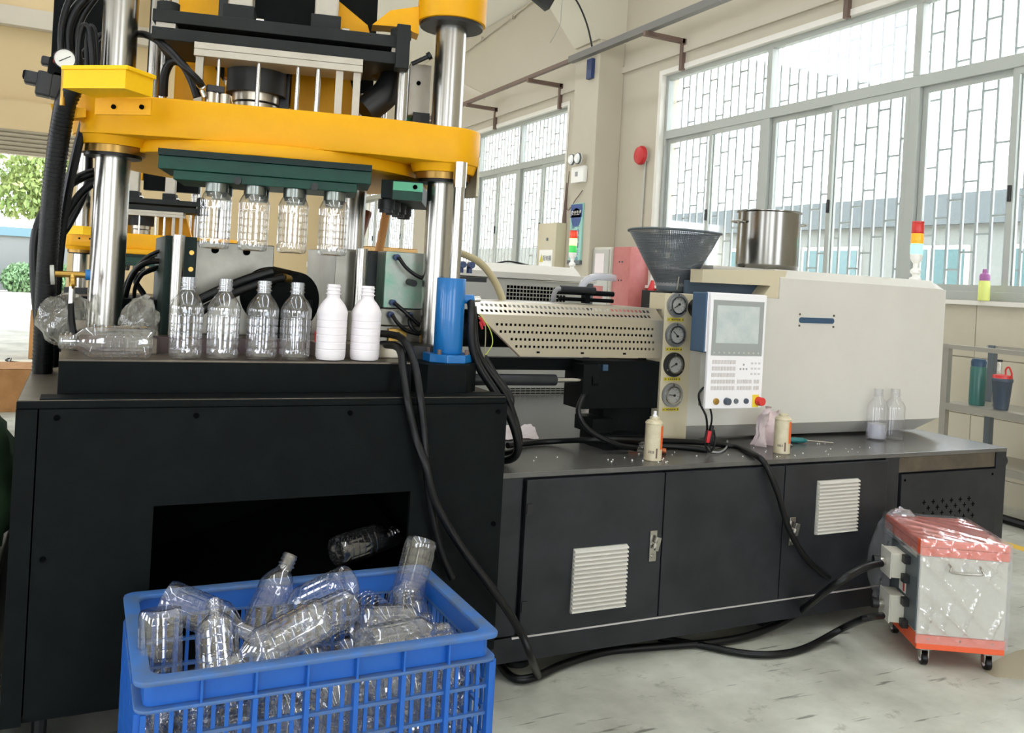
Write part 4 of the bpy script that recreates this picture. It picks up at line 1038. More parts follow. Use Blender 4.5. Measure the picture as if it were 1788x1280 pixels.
# ---- signal towers
def tower(name, x, y, z, s, label, mats):
    t = thing(name, (x, y, z), label, 'signal lamp')
    b = MB(); b.lathe([(.0, 0), (.03, 0), (.03, .012), (.016, .02), (.016, .03), (.026, .04), (.026, .055), (.014, .066), (.014, .09), (.022, .10), (.030, .115), (.031, .14), (0, .14)], (x, y, z), 24); b.v = [(x+(p[0]-x)*s, y+(p[1]-y)*s, z+(p[2]-z)*s) for p in b.v]; b.build('stem', 'white', t)
    zz = z+.14*s
    for nm, mm in mats:
        b = MB(); b.cyl((x, y, zz), (x, y, zz+.055*s), .031*s, 28); b.build(nm, mm, t, bev=.003*s); zz += .0555*s
    b = MB(); b.cyl((x, y, zz), (x, y, zz+.008*s), .031*s, 28); b.build('cap', 'red_dim' if s < 1.05 else 'white', t)
    return t
tower('signal_tower', 3.905, 3.18, 1.53, .98, 'signal lamp with lit green tier at the right end of the cream housing', [('green_tier', 'green_lit'), ('amber_tier', 'amber_lens'), ('red_tier', 'red_dim')])
tower('signal_tower', 2.815, 4.88, 1.50, .82, 'signal lamp with lit yellow tier on the far power cabinet', [('green_tier', 'green_lens'), ('amber_tier', 'amber_lit'), ('red_tier', 'red_lens')])

# ---- control panel on its swing arm
cp = thing('control_panel', (2.39, 2.84, .93), 'white machine control panel with screen, buttons and red stop knob', 'control panel')
def cb(name, mm, x0, x1, y0, y1, z0, z1, parent=cp, bev=.0):
    b = MB(); b.box(x0, x1, y0, y1, z0, z1); return b.build(name, mm, parent, bev=bev, smooth=0)
xL, xR, zB, zT = 2.268, 2.56, .936, 1.405
tilt = lambda o: o
cb('face_plate', 'panel_white', xL, xR, 2.80, 2.815, zB, zT, bev=.003)
cb('case', 'blue_navy', xL-.012, xR-.01, 2.816, 2.905, 1.162, zT, bev=.004)
cb('lower_case', 'cream_chamfer', xL+.01, xR-.01, 2.816, 2.86, zB+.004, 1.16, bev=.004)
cb('case_edge', 'panel_white', xL-.005, xR+.003, 2.8155, 2.823, 1.165, zT+.002)
sb = cb('screen_bezel', 'screen_bezel', xL+.014, xR-.014, 2.7985, 2.80, 1.152, 1.377)
cb('screen', 'screen_glass', xL+.033, xR-.038, 2.7975, 2.7985, 1.203, 1.356, sb)
for i in range(10): cb('soft_key', 'cream_chamfer', xL+.024+i*.0255, xL+.033+i*.0255, 2.7975, 2.7985, 1.161, 1.167, sb)
for r_ in range(5):
    z = 1.127-r_*.0265
    for i in range(8):
        x = xL+.023+i*.0155
        cb('key', 'print_grey', x, x+.0115, 2.798, 2.80, z-.009, z+.007)
for r_ in range(2):
    z = 1.127-(r_+3)*.0265
    for i in range(7):
        x = xL+.158+i*.0158+(.008 if i > 4 else 0)
        cb('key', 'print_grey', x, x+.0115, 2.798, 2.80, z-.009, z+.007)
for r_ in range(3):
    for i in range(3): cb('key', 'print_grey', xL+.226+i*.019, xL+.236+i*.019, 2.7985, 2.80, 1.118-r_*.022, 1.126-r_*.022)
for dx_, dz_ in ((0, .014), (0, -.004), (-.016, -.004), (.016, -.004)): cb('arrow_key', 'print_dark', xL+.183+dx_, xL+.190+dx_, 2.7985, 2.80, 1.098+dz_, 1.106+dz_)
def knob(x, r, h, mm, nm='button', z=.966):
    b = MB(); b.cyl((x, 2.80, z), (x, 2.80-h, z), r, 22, r2=r*.9); return b.build(nm, mm, cp, bev=.001)
knob(xL+.052, .014, .008, 'brass', 'socket'); knob(xL+.106, .0155, .018, 'cup_grey', 'dial_knob'); knob(xL+.156, .0115, .006, 'shelf_dark'); knob(xL+.208, .012, .008, 'cup_grey')
cb('stop_plate', 'lime_y', xL+.243, xL+.274, 2.797, 2.80, .94, .992)
knob(xL+.272, .019, .03, 'red_knob', 'stop_knob')
b = MB(); b.cyl((2.40, 2.90, 1.33), (2.40, 3.05, 1.33), .022, 16); b.cyl((2.385, 2.99, 1.335), (2.385, 3.045, 1.335), .042, 24); b.build('swing_arm', 'black_plastic', cp)
b = MB(); b.tube([(2.28, 2.83, 1.02), (2.265, 2.84, .99), (2.275, 2.84, .95), (2.30, 2.83, .90), (2.325, 2.85, .84), (2.335, 2.87, .79)], .0045, 8); b.build('cable', 'black_rubber', cp)
b = MB(); b.tube([(2.31, 2.82, .936), (2.325, 2.825, .90), (2.335, 2.84, .86), (2.34, 2.87, .80), (2.36, 2.86, .76)], .004, 8); b.build('cable', 'black_rubber', cp)
b = MB(); b.obox((2.325, 2.84, .815), (.018, .012, .05), Euler((0, R(10), 0)).to_matrix()); b.build('connector', 'wire_red', cp, bev=.003)
b = MB(); b.obox((2.348, 2.85, .82), (.016, .014, .08)); b.build('connector', 'black_plastic', cp, bev=.003)
b = MB(); b.tube([(2.315, 2.84, .84), (2.30, 2.83, .80), (2.315, 2.83, .765), (2.345, 2.84, .755), (2.37, 2.85, .79), (2.36, 2.85, .84)], .004, 8); b.build('cable', 'black_rubber', cp)

# ---- far power cabinet behind the bench
pc = thing('power_cabinet', (2.2, 5.1, 0), 'pale grey power cabinet with black grid vents behind the bench', 'cabinet')
def pb(name, mm, x0, x1, y0, y1, z0, z1, parent=pc, bev=.0):
    b = MB(); b.box(x0, x1, y0, y1, z0, z1); return b.build(name, mm, parent, bev=bev, smooth=0)
pb('body', 'cream_chamfer', 1.30, 2.765, 4.60, 5.6, .05, 1.42, bev=.003)
pb('end_panel', 'shelf_dark', 2.766, 2.825, 4.62, 5.6, .05, 1.42)
pb('top_frame', 'cream', 1.28, 2.83, 4.585, 5.62, 1.425, 1.462, bev=.003)
b = MB(); b.prism([(4.60, 1.462), (4.68, 1.512), (5.5, 1.512), (5.6, 1.462)], 1.30, 2.72, 'x'); b.build('lid', 'cream', pc, smooth=0)
for x0, n, z_t in ((2.222, 18, 1.385), (1.62, 14, 1.385)):
    v = pb('vent_grid', 'cream_chamfer', x0-.01, x0+n*.0222+.01, 4.596, 4.60, 1.275, 1.395)
    for r_ in range(5):
        for i in range(n): pb('vent_hole', 'hole_black', x0+i*.0222, x0+i*.0222+.0165, 4.594, 4.596, 1.368-r_*.0222, 1.3845-r_*.0222, v)
for r_ in range(3):
    for i in range(12): pb('vent_slot', 'hole_black', 2.25+i*.034, 2.277+i*.034, 4.594, 4.60, .775-r_*.014, .78-r_*.014)
b = MB(); b.tube([(2.28, 4.9, 1.512), (2.36, 4.9, 1.53), (2.44, 4.9, 1.525), (2.52, 4.9, 1.512)], .006, 6); b.build('lid_cable', 'black_rubber', pc)

# ================================================================ BLUE CYLINDER ON THE CORNER BLOCK
bc = thing('hydraulic_cylinder', (1.133, 2.782, 1.118), 'bright blue hydraulic cylinder bolted to the press base corner', 'cylinder')
cx, cy = 1.133, 2.782
b = MB(); b.cyl((cx, cy, 1.146), (cx, cy, 1.404), .050, 44); b.build('barrel', 'blue_paint', bc, bev=.003)
b = MB(); oc = [(cx+.084*math.cos(R(22.5+45*i))*1.0, cy+.088*math.sin(R(22.5+45*i))) for i in range(8)]; b.prism(oc, 1.1185, 1.146, 'z'); b.build('flange', 'blue_paint', bc, bev=.002, smooth=0)
for sx, sy in ((-1, -1), (1, -1), (-1, 1), (1, 1)):
    b = MB(); b.cyl((cx+.05*sx, cy+.05*sy, 1.146), (cx+.05*sx, cy+.05*sy, 1.162), .008, 8); b.build('bolt', 'bracket_brown', bc)
b = MB(); b.cyl((cx+.045, cy-.01, 1.335), (cx+.078, cy-.02, 1.335), .016, 18); b.build('port', 'blue_paint', bc)
b = MB(); b.cyl((cx+.078, cy-.02, 1.335), (cx+.10, cy-.022, 1.337), .010, 12); b.build('fitting', 'rod_steel', bc)

# ================================================================ BOTTLES
def bottle_mesh(name, mm, ribs=True, plain=False, scale=1.0):
    gd = .0022 if ribs else .0009
    pr = [(0.0, .007), (.022, .006), (.036, .001), (.044, .003), (.0472, .012), (.048, .022)]
    if not plain:
        for z in (.036, .059, .082, .105, .128): pr += [(.048, z-.006), (.048, z-.0025), (.048-gd, z-.0008), (.048-gd, z+.0008), (.048, z+.0025), (.048, z+.006)]
    pr += [(.0485, .148), (.049, .154), (.047, .162), (.040, .177), (.031, .190), (.0235, .198), (.021, .203), (.0205, .211),
           (.0242, .213), (.0242, .2155), (.0205, .2175), (.0205, .223), (.0228, .225), (.0228, .227), (.0205, .229), (.0205, .234), (.0225, .236), (.0225, .238), (.0205, .2395), (.0205, .244), (.0175, .244), (.0175, .206)]
    mod = (lambda i, n, z: .962 if (i % 5 == 0 and .026 < z < .147) else 1.0) if ribs else None
    b = MB(); b.lathe(pr, (0, 0, 0), 60 if ribs else 40, mod=mod)
    o = b.build(name, mm, None, smooth=24)
    me = o.data; bpy.data.objects.remove(o); return me
ME_CLEAR = bottle_mesh('clear_bottle', 'pet')
ME_WHITE = bottle_mesh('white_bottle', 'white_hdpe', ribs=False)
ME_PLAIN = bottle_mesh('plain_bottle', 'pet_frost', ribs=False, plain=True)
def put_bottle(me, base, axis, label, group=None, name='clear_bottle', spin=0.0, cat='bottle'):
    # base: centre of the bottle's bottom, axis: direction bottom -> neck
    o = bpy.data.objects.new(name, me); COL.objects.link(o)
    q = Vector((0, 0, 1)).rotation_difference(Vector(axis).normalized())
    o.rotation_mode = 'QUATERNION'; o.rotation_quaternion = q @ Euler((0, 0, spin)).to_quaternion()
    o.location = base; tag(o, label, cat, group); return o
row = [(.284, 'leftmost clear ribbed bottle standing on the press ledge'), (.391, 'second clear ribbed bottle from the left standing on the press ledge'), (.507, 'third clear ribbed bottle from the left standing on the press ledge'), (.610, 'clear ribbed bottle on the press ledge next to the white bottles')]
for i, (x, l) in enumerate(row): put_bottle(ME_CLEAR, (x, 2.781, 1.1185), (0, 0, 1), l, 'bottles standing on the ledge', spin=.3*i)
put_bottle(ME_WHITE, (.726, 2.781, 1.1185), (0, 0, 1), 'white plastic bottle standing beside the clear ones on the press ledge', 'bottles standing on the ledge', 'white_bottle')
put_bottle(ME_WHITE, (.840, 2.783, 1.1185), (0, 0, 1), 'white plastic bottle at the right end of the row, beside the black hoses', 'bottles standing on the ledge', 'white_bottle')
put_bottle(ME_CLEAR, (.190, 2.765, 1.1665), (-1, -.06, .0), 'clear ribbed bottle lying on its side at the left end of the ledge', None, spin=.2)
for i, u in enumerate((-.197, -.078, .046, .176)):
    p = WP(u, -.15, 1.455)
    put_bottle(ME_CLEAR, p, (0, 0, 1), ('leftmost of the four clear bottles hanging under the green plate', 'second from the left of the clear bottles hanging under the green plate', 'third from the left of the clear bottles hanging under the green plate', 'rightmost of the four clear bottles hanging under the green plate')[i], 'bottles hanging from the mould', spin=.35*i)
put_bottle(ME_PLAIN, (3.475, 2.998, .7415), (0, 0, 1), 'clear plain bottle with cloudy base on the bench, left of the pair', 'pair of bottles on the bench', spin=0)
put_bottle(ME_PLAIN, (3.592, 2.998, .7415), (0, 0, 1), 'clear plain bottle on the bench, right of the pair', 'pair of bottles on the bench')
b = MB(); b.lathe([(0, .009), (.044, .009), (.0455, .02), (.0455, .078), (0, .078)], (3.475, 2.998, .7415), 32)
tag(b.build('bottle_liquid', 'pet_hazy', org=(3.475, 2.998, .7415)), 'cloudy residue filling the lower third of the left bench bottle', 'liquid')

# ================================================================ BLUE CRATE
CX0, CX1, CY0, CY1, CZ = .135, .985, 1.955, 2.515, .52
cr8 = thing('plastic_crate', ((CX0+CX1)/2, (CY0+CY1)/2, 0), 'big blue slatted plastic crate full of clear bottles on the floor', 'crate')
def rframe(b, x0, x1, y0, y1, w, z0, z1, rad=.03):
    def rr(ix):
        pts = []
        for cx_, cy_, a0 in ((x1-ix-rad, y1-ix-rad, 0), (x0+ix+rad, y1-ix-rad, 90), (x0+ix+rad, y0+ix+rad, 180), (x1-ix-rad, y0+ix+rad, 270)):
            for k in range(5): pts.append((cx_+rad*math.cos(R(a0+22.5*k)), cy_+rad*math.sin(R(a0+22.5*k))))
        return pts
    o, i_ = rr(0), rr(w); n = len(o)
    vs = [(p[0], p[1], z0) for p in o]+[(p[0], p[1], z1) for p in o]+[(p[0], p[1], z1) for p in i_]+[(p[0], p[1], z0) for p in i_]
    fs = []
    for k in range(4):
        for j in range(n): fs.append((k*n+j, k*n+(j+1) % n, ((k+1) % 4)*n+(j+1) % n, ((k+1) % 4)*n+j))
    b.add(vs, fs)
ix = .022
b = MB(); rframe(b, CX0, CX1, CY0, CY1, .036, CZ-.012, CZ); b.build('rim', 'blue_crate_rim', cr8, bev=.003)
b = MB(); rframe(b, CX0+ix, CX1-ix, CY0+ix, CY1-ix, .006, CZ-.062, CZ-.0125, .02); b.build('upper_band', 'blue_crate', cr8)
b = MB(); rframe(b, CX0+.004, CX1-.004, CY0+.004, CY1-.004, .024, CZ-.071, CZ-.0625); b.build('ledge', 'blue_crate_rim', cr8, bev=.002)
wx0, wx1, wy0, wy1 = CX0+ix, CX1-ix, CY0+ix, CY1-ix
for z in (.386, .318, .25, .182, .114, .046):
    b = MB(); rframe(b, wx0-.008, wx1+.008, wy0-.008, wy1+.008, .013, z-.004, z+.004, .018); b.build('rail', 'blue_crate_rim', cr8)
b = MB(); b.box(wx0, wx1, wy0, wy1, .0, .012); b.build('floor_panel', 'blue_crate', cr8, smooth=0)
bs = MB(); bs.box(-.0045, .0045, -.003, .003, 0, CZ-.083); slat0 = bs.build('slat', 'blue_crate', cr8, local=True, smooth=0)
bs = MB(); bs.box(-.0055, .0055, -.018, .006, 0, CZ-.083); rib0 = bs.build('rib', 'blue_crate', cr8, local=True, smooth=0)
bs = MB(); bs.box(-.0025, .0025, -.018, .004, 0, .05); fin0 = bs.build('fin', 'blue_crate', cr8, local=True, smooth=0)
CO = Vector(((CX0+CX1)/2, (CY0+CY1)/2, 0))
used = {'slat': False, 'rib': False, 'fin': False}
def piece(src, x, y, rz, z=.012):
    k = src.name.split('.')[0]
    if not used[k]:
        src.location = Vector((x, y, z))-CO; src.rotation_euler = (0, 0, rz); used[k] = True
    else: share(src, cr8, Vector((x, y, z))-CO, k, (0, 0, rz))
for (xa, ya, xb, yb, n, rz) in ((wx0, wy0, wx1, wy0, 7, 0), (wx0, wy1, wx1, wy1, 7, PI), (wx0, wy0, wx0, wy1, 4, -PI/2), (wx1, wy0, wx1, wy1, 4, PI/2)):
    for i in range(n*4+1):
        t = i/(n*4); x = xa+(xb-xa)*t; y = ya+(yb-ya)*t
        if i % 4 == 0:
            piece(rib0, x, y, rz)
            if 0 < i < n*4: piece(fin0, x, y, rz, CZ-.0625)
        else: piece(slat0, x, y, rz)

# ---- bottles filling the crate
rnd = random.Random(5)
def between(p, q, label, spin=0.0, group=None):
    p = Vector(p); q = Vector(q); d = (q-p).normalized(); put_bottle(ME_CLEAR, (p+q)/2-d*.122, d, label, group, spin=spin)
layers = [(.062, 1), (.158, 1), (.252, 1), (.345, 1), (.432, 0)]
deep = 'clear ribbed bottle buried in the rear half of the crate heap'
for li, (z, full) in enumerate(layers):
    for r_ in range(2):
        for i in range(8):
            x = wx0+.055+i*.0985; y0_ = wy0+.02+r_*.255
            if li == 3 and i < 3: continue
            if li == 4 and (i < 5 or (r_ == 1 and i < 6)): continue
            if li == 2 and i < 1 and r_ == 0: continue
            sgn = 1 if rnd.random() < .5 else -1
            yaw = rnd.uniform(-.10, .10); pit = rnd.uniform(-.04, .04)
            c = Vector((x+rnd.uniform(-.004, .004), y0_+.125, z+rnd.uniform(-.006, .006)))
            d = Vector((math.sin(yaw), math.cos(yaw), pit))*sgn
            lab = ('clear bottle behind the crate front slots, %s, %s from left' % (('on the crate floor', 'second layer up', 'third layer up', 'fourth layer up', 'just under the rim')[li], ('first', 'second', 'third', 'fourth', 'fifth', 'sixth', 'seventh', 'eighth')[i])) if r_ == 0 else deep
            put_bottle(ME_CLEAR, c-d*.122, d, lab, 'bottles heaped inside the crate', spin=rnd.uniform(0, 1))
between((0.936, 2.43, 0.599), (0.866, 2.36, 0.43), 'clear bottle sticking up neck-down at the back right corner of the crate')
between((0.247, 2.36, 0.539), (0.41, 2.28, 0.476), 'clear bottle lying base-up across the left of the heap')
between((0.319, 2.05, 0.491), (0.324, 2.17, 0.55), 'clear bottle at the front left of the heap tilted towards the viewer')
between((0.476, 2.4, 0.445), (0.535, 2.44, 0.554), 'clear bottle leaning neck-up at the back middle of the heap')
between((0.663, 2.28, 0.565), (0.544, 2.4, 0.464), 'clear bottle showing its round base, back middle of the heap')
between((0.646, 2.2, 0.534), (0.463, 2.1, 0.514), 'clear bottle slanting across the middle of the heap')
between((0.687, 2.2, 0.487), (0.911, 2.26, 0.445), 'clear bottle lying with its neck to the right on top of the heap')
between((0.198, 2.13, 0.554), (0.201, 2.1, 0.422), 'clear bottle standing upside down in the left front corner of the crate')
between((0.668, 2.06, 0.486), (0.905, 2.12, 0.475), 'clear bottle lying along the front right rim of the heap')
between((0.487, 2.02, 0.566), (0.392, 2.02, 0.526), 'clear bottle lying low behind the front rim near the middle')
put_bottle(ME_CLEAR, (0.744, 2.66, 0.532), Vector((1.004, 2.76, 0.554))-Vector((0.744, 2.66, 0.532)), 'clear bottle sliding out of the dark chute opening above the crate', None, spin=.2)

# ================================================================ SPRAY CANS AND BENCH CLUTTER
def can(x, y, label, rz, nozzle):
    t = thing('spray_can', (x, y, .7415), label, 'spray can', 'spray cans on the bench')
    b = MB(); b.lathe([(0, .002), (.034, 0), (.0355, .003), (.0345, .007), (.0345, .140), (.0358, .142), (.0358, .145), (.034, .147)], (x, y, .7415), 36); b.build('body', 'spray_cream', t, smooth=20)
    b = MB(); b.lathe([(.034, .147), (.030, .153), (.0225, .157), (.0195, .1575), (.0198, .166), (.017, .168), (.010, .168), (0, .168)], (x, y, .7415), 32); b.build('shoulder', 'spray_cream', t, smooth=20)
    def patch(a0, a1, z0, z1, mm, nm):
        b = MB(); n = 8; vs = []
        for k in range(n+1):
            a = a0+(a1-a0)*k/n+rz; c_, s_ = math.cos(a), math.sin(a)
            for rr, zz in ((.0349, z0), (.0349, z1)): vs.append((x+rr*c_, y+rr*s_, .7415+zz))
        b.add(vs, [(2*k, 2*k+2, 2*k+3, 2*k+1) for k in range(n)]); b.build(nm, mm, t)
    patch(.0, .75, .045, .136, 'orange', 'orange_stripe'); patch(-.55, -.35, .012, .05, 'bracket_brown', 'barcode')
    for k in range(4): patch(-1.35+k*.17, -1.27+k*.17, .030, .040, 'needle', 'print')
    if nozzle:
        b = MB(); b.lathe([(.010, .168), (.010, .174), (.0065, .176), (.006, .190), (0, .191)], (x, y, .7415), 16); b.build('nozzle', 'panel_white', t)
can(2.023, 2.797, 'cream spray can with white nozzle at the front of the bench below the gauges', R(-76), True)
can(2.697, 2.811, 'cream and orange spray can without nozzle on the bench below the control panel', R(-86), False)
# crumpled paper
def crumple(name, mm, c, size, seed, label, cat, n=14, amp=.25, flat=False, **kw):
    rr = random.Random(seed); b = MB(); vs = []; fs = []
    ph = [(rr.uniform(0, 6), rr.uniform(1.5, 4.5), rr.uniform(0, 6)) for _ in range(7)]
    for i in range(n+1):
        th = PI*i/n
        for j in range(2*n):
            f = 2*PI*j/(2*n)
            k = 1+amp*sum(math.sin(p[1]*f+p[0]+p[2]*th) for p in ph)/len(ph)*1.6+rr.uniform(-amp, amp)*.35
            vs.append((c[0]+size[0]*k*math.sin(th)*math.cos(f), c[1]+size[1]*k*math.sin(th)*math.sin(f), max(c[2]+size[2]*k*math.cos(th), kw.get('zmin', -9))))
    for i in range(n):
        for j in range(2*n): fs.append((i*2*n+j, i*2*n+(j+1) % (2*n), (i+1)*2*n+(j+1) % (2*n), (i+1)*2*n+j))
    b.add(vs, fs); o = b.build(name, mm, None, smooth=48, org=(c[0], c[1], max(c[2]-size[2], kw.get('zmin', -9)))); tag(o, label, cat); return o
b = MB(); rr = random.Random(14); n = 14; vs = []; fs = []
for i in range(n+1):
    for j in range(n+1):
        u, v = i/n-.5, j/n
        w = (.062+.022*v-.02*math.sin(PI*v))*(1 if v < .85 else 1-.4*(v-.85)/.15*abs(math.sin(5*u)))
        vs.append((2.735+u*2*w*.75, 2.955-.03*v+.018*math.sin(9*u+2*v)+.012*math.sin(7*v+6*u)+rr.uniform(-.004, .004), .7418+.168*v*(1-.08*math.sin(6*u)*v)))
for i in range(n):
    for j in range(n): fs.append((i*(n+1)+j, (i+1)*(n+1)+j, (i+1)*(n+1)+j+1, i*(n+1)+j+1))
k0 = len(vs); vs += [(x, y+.03-.02*(z-.7418)/.17, z) for x, y, z in vs]; fs += [tuple(k0+q for q in f) for f in fs]
b.add(vs, fs); tag(b.build('paper_bag', 'paper_pink', smooth=25, org=(2.735, 2.96, .7415)), 'crumpled pinkish white paper bag standing beside the orange spray can', 'paper bag')
b = MB(); rr = random.Random(9); n = 12; vs = []; fs = []
for i in range(n+1):
    for j in range(n+1):
        u, v = i/n-.5, j/n-.5; s = 1-.25*abs(math.sin(5*u+3*v))
        vs.append((1.72+u*.22*s+v*.06, 3.38+v*.26*s, .7425+.022*abs(math.sin(6*u+2)*math.cos(5*v+1))+rr.uniform(0, .006)))
for i in range(n):
    for j in range(n): fs.append((i*(n+1)+j, (i+1)*(n+1)+j, (i+1)*(n+1)+j+1, i*(n+1)+j+1))
b.add(vs, fs); tag(b.build('paper_sheet', 'paper', org=(1.72, 3.38, .7415)), 'creased white paper lying on the bench behind the hose loop', 'paper')
sd = thing('screwdriver', (3.06, 3.0, .7415), 'teal handled screwdriver lying on the bench right of the orange spray can', 'screwdriver')
A_, B_, C_ = Vector((2.915, 3.0, .755)), Vector((3.0, 2.97, .755)), Vector((3.112, 2.92, .75))
b = MB(); b.cyl(A_, A_.lerp(B_, .8), .0125, 10); b.cyl(A_.lerp(B_, .8), B_, .0125, 10, r2=.006); b.build('handle', 'teal_handle', sd, bev=.002)
b = MB(); b.cyl(B_, C_, .0032, 8); b.build('shaft', 'chrome', sd)
crumple('foil_scrap', 'foil', (2.83, 2.93, .748), (.04, .022, .007), 8, 'scrap of silver foil in front of the screwdriver', 'foil', amp=.3, zmin=.7415)
b = MB(); b.obox((2.96, 3.02, .752), (.05, .025, .021)); tag(b.build('rubber_block', 'black_plastic', bev=.004, org=(2.96, 3.02, .7415)), 'small black rubber block behind the screwdriver', 'block')
b = MB(); b.cyl((2.042, 2.991, 0.752), (2.134, 2.904, 0.752), .008, 14); b.cyl((2.127, 2.895, 0.754), (2.147, 2.879, 0.754), .012, 16); tag(b.build('copper_rod', 'copper', org=(2.12, 2.98, .7415)), 'short copper rod with a round head behind the nozzle spray can', 'rod')
crumple('green_rag', 'bag_film', (2.06, 2.90, .765), (.03, .03, .025), 12, 'small scrap of pale film beside the nozzle spray can', 'film', zmin=.7415)
# granules on the bench top
rr = random.Random(3); b = MB()
for _ in range(46):
    x, y = rr.uniform(1.5, 3.3), rr.uniform(2.73, 2.95); s = rr.uniform(.002, .0045)
    b.obox((x, y, .7415+s/2), (s, s, s), Euler((0, 0, rr.uniform(0, 3))).to_matrix())
gr_ = b.build('plastic_granules', 'white', smooth=0, org=(2.4, 2.84, .7415)); tag(gr_, 'loose white plastic granules scattered on the bench top', 'granules', kind='stuff')

# ================================================================ WRAPPED CHILLER ON CASTERS
ch = thing('temperature_controller', (2.955, 2.305, 0), 'cream and orange temperature controller on casters wrapped in clear film', 'machine', rz=R(-30.6))
W_, D_, H_ = .325, .40, .495
def lb(name, mm, x0, x1, y0, y1, z0, z1, parent=ch, bev=.002):
    b = MB(); b.box(x0, x1, y0, y1, z0, z1); return b.build(name, mm, parent, bev=bev, smooth=0, local=True)
lb('body', 'grey_cab', 0, W_, 0, D_, .131, .435, bev=.004)
lb('bottom_band', 'orange_red', -.002, W_+.002, -.002, D_, .075, .130, bev=.003)
lb('top_band', 'orange_red', -.002, W_+.002, -.002, D_, .436, .468, bev=.002)
lb('lid', 'orange_red', -.004, W_+.004, -.004, D_, .469, H_, bev=.006)
lb('lid_sticker', 'red_knob', .22, .25, .10, .17, H_, H_+.001, bev=0)
b = MB(); b.tube([(.105, -.002, .41), (.105, -.022, .40), (.107, -.026, .385), (.215, -.026, .385), (.218, -.022, .40), (.218, -.002, .41)], .004, 8, 3); b.build('handle', 'chrome', ch, local=True)
for i, x in enumerate((.04, .16, .28)):
    b = MB(); b.cyl((x, -.004, .117), (x, -.002, .117), .004, 8); b.build('screw', 'rod_steel', ch, local=True)
side = lb('side_panel', 'shelf_dark', -.006, 0, .01, D_-.01, .14, .43)
for k, (z0, z1, y0) in enumerate(((.30, .40, .13), (.125, .235, .12))):
    jb = lb('junction_box', 'grey_cab', -.062, -.006, y0, y0+.11, z0, z1, bev=.004)
    lb('box_lid', 'cream', -.068, -.0625, y0-.003, y0+.113, z0-.003, z1+.003, jb)
    for zc in (z0+.012, z1-.012):
        lb('clamp', 'black_plastic', -.03, -.006, y0-.045, y0-.012, zc-.016, zc+.016, jb)
    b = MB(); b.cyl((-.062, y0+.06, (z0+z1)/2), (-.092, y0+.06, (z0+z1)/2), .017, 16); b.build('gland', 'rod_steel', jb, local=True)
    b = MB(); b.cyl((-.090, y0+.06, (z0+z1)/2), (-.115, y0+.06, (z0+z1)/2), .020, 16); b.build('gland_nut', 'black_plastic', jb, local=True)
lb('sticker', 'white', -.0075, -.006, .12, .19, .245, .285, bev=0); lb('red_sticker', 'red', -.009, -.0075, .13, .145, .25, .28, bev=0)
for x in (.045, W_-.04):
    for y in (.045, D_-.045):
        b = MB(); b.obox((x, y, .069), (.045, .045, .01)); b.obox((x+.014, y, .047), (.004, .03, .04)); b.obox((x-.014, y, .047), (.004, .03, .04)); ca = b.build('caster', 'rod_steel', ch, smooth=0, local=True)
        b = MB(); b.cyl((x-.011, y, .026), (x+.011, y, .026), .026, 22); b.build('wheel', 'black_rubber', ca, local=True, bev=.003)
        b = MB(); b.cyl((x-.0135, y, .026), (x+.0135, y, .026), .012, 14); b.build('hub', 'panel_white', ca, local=True)
def film():
    rr = random.Random(21); b = MB()
    def sheet(P, nu, nv, amp):
        k0 = len(b.v)
        for i in range(nu+1):
            for j in range(nv+1):
                p, nrm = P(i/nu, j/nv); u, v = i/nu, j/nv
                edge = min(u, 1-u, v, 1-v)*8; e = min(1, edge)
                w1 = (u*1.6+v*2.3+.18*math.sin(5*v+2*u))*2.6; w2 = (u*2.1-v*.7+.2*math.sin(4*u))*2.2
                d = e*amp*(max(0, 1-abs((w1 % 1)-.5)*7)*abs(math.sin(3*u+2*v))+.7*max(0, 1-abs((w2 % 1)-.5)*9)*abs(math.sin(4*v+1))+rr.uniform(0, .12))
                b.v.append(tuple(Vector(p)+Vector(nrm)*d))
        for i in range(nu):
            for j in range(nv): b.f.append((k0+i*(nv+1)+j, k0+(i+1)*(nv+1)+j, k0+(i+1)*(nv+1)+j+1, k0+i*(nv+1)+j+1))
    o_ = .009
    sheet(lambda u, v: ((-o_+u*(W_+2*o_), -o_-.02*(1-abs(2*u-1))*0, .10+v*(H_-.093)), (0, -1, 0)), 60, 60, .020)
    sheet(lambda u, v: ((W_+o_, -o_+u*(D_+2*o_), .10+v*(H_-.093)), (1, 0, 0)), 36, 40, .010)
    sheet(lambda u, v: ((-o_+u*(W_+2*o_), -o_+v*(D_+2*o_), H_+.007), (0, 0, 1)), 40, 44, .008)
    sheet(lambda u, v: ((-o_, .02+u*D_, .42+v*(H_-.413)), (-1, 0, 0)), 14, 6, .01)
    sheet(lambda u, v: ((-.02-.05*math.sin(PI*v)*u, .26+u*.14, .10+v*.38), (-1, 0, 0)), 10, 16, .015)
    return b.build('wrap_film', 'wrap', ch, local=True, smooth=25)
film()
rr = random.Random(33); b = MB(); vs = []; n = 9
for i in range(n+1):
    for j in range(2*n):
        th = PI*.55*i/n; f = PI*j/n; k = 1+rr.uniform(-.28, .28)
        vs.append((.045+.05*k*math.sin(th)*math.cos(f), .355+.035*k*math.sin(th)*math.sin(f), H_+.004+.032*k*math.cos(th)))
b.add(vs, [(i*2*n+j, i*2*n+(j+1) % (2*n), (i+1)*2*n+(j+1) % (2*n), (i+1)*2*n+j) for i in range(n) for j in range(2*n)])
b.build('film_knot', 'wrap', ch, local=True, smooth=20)

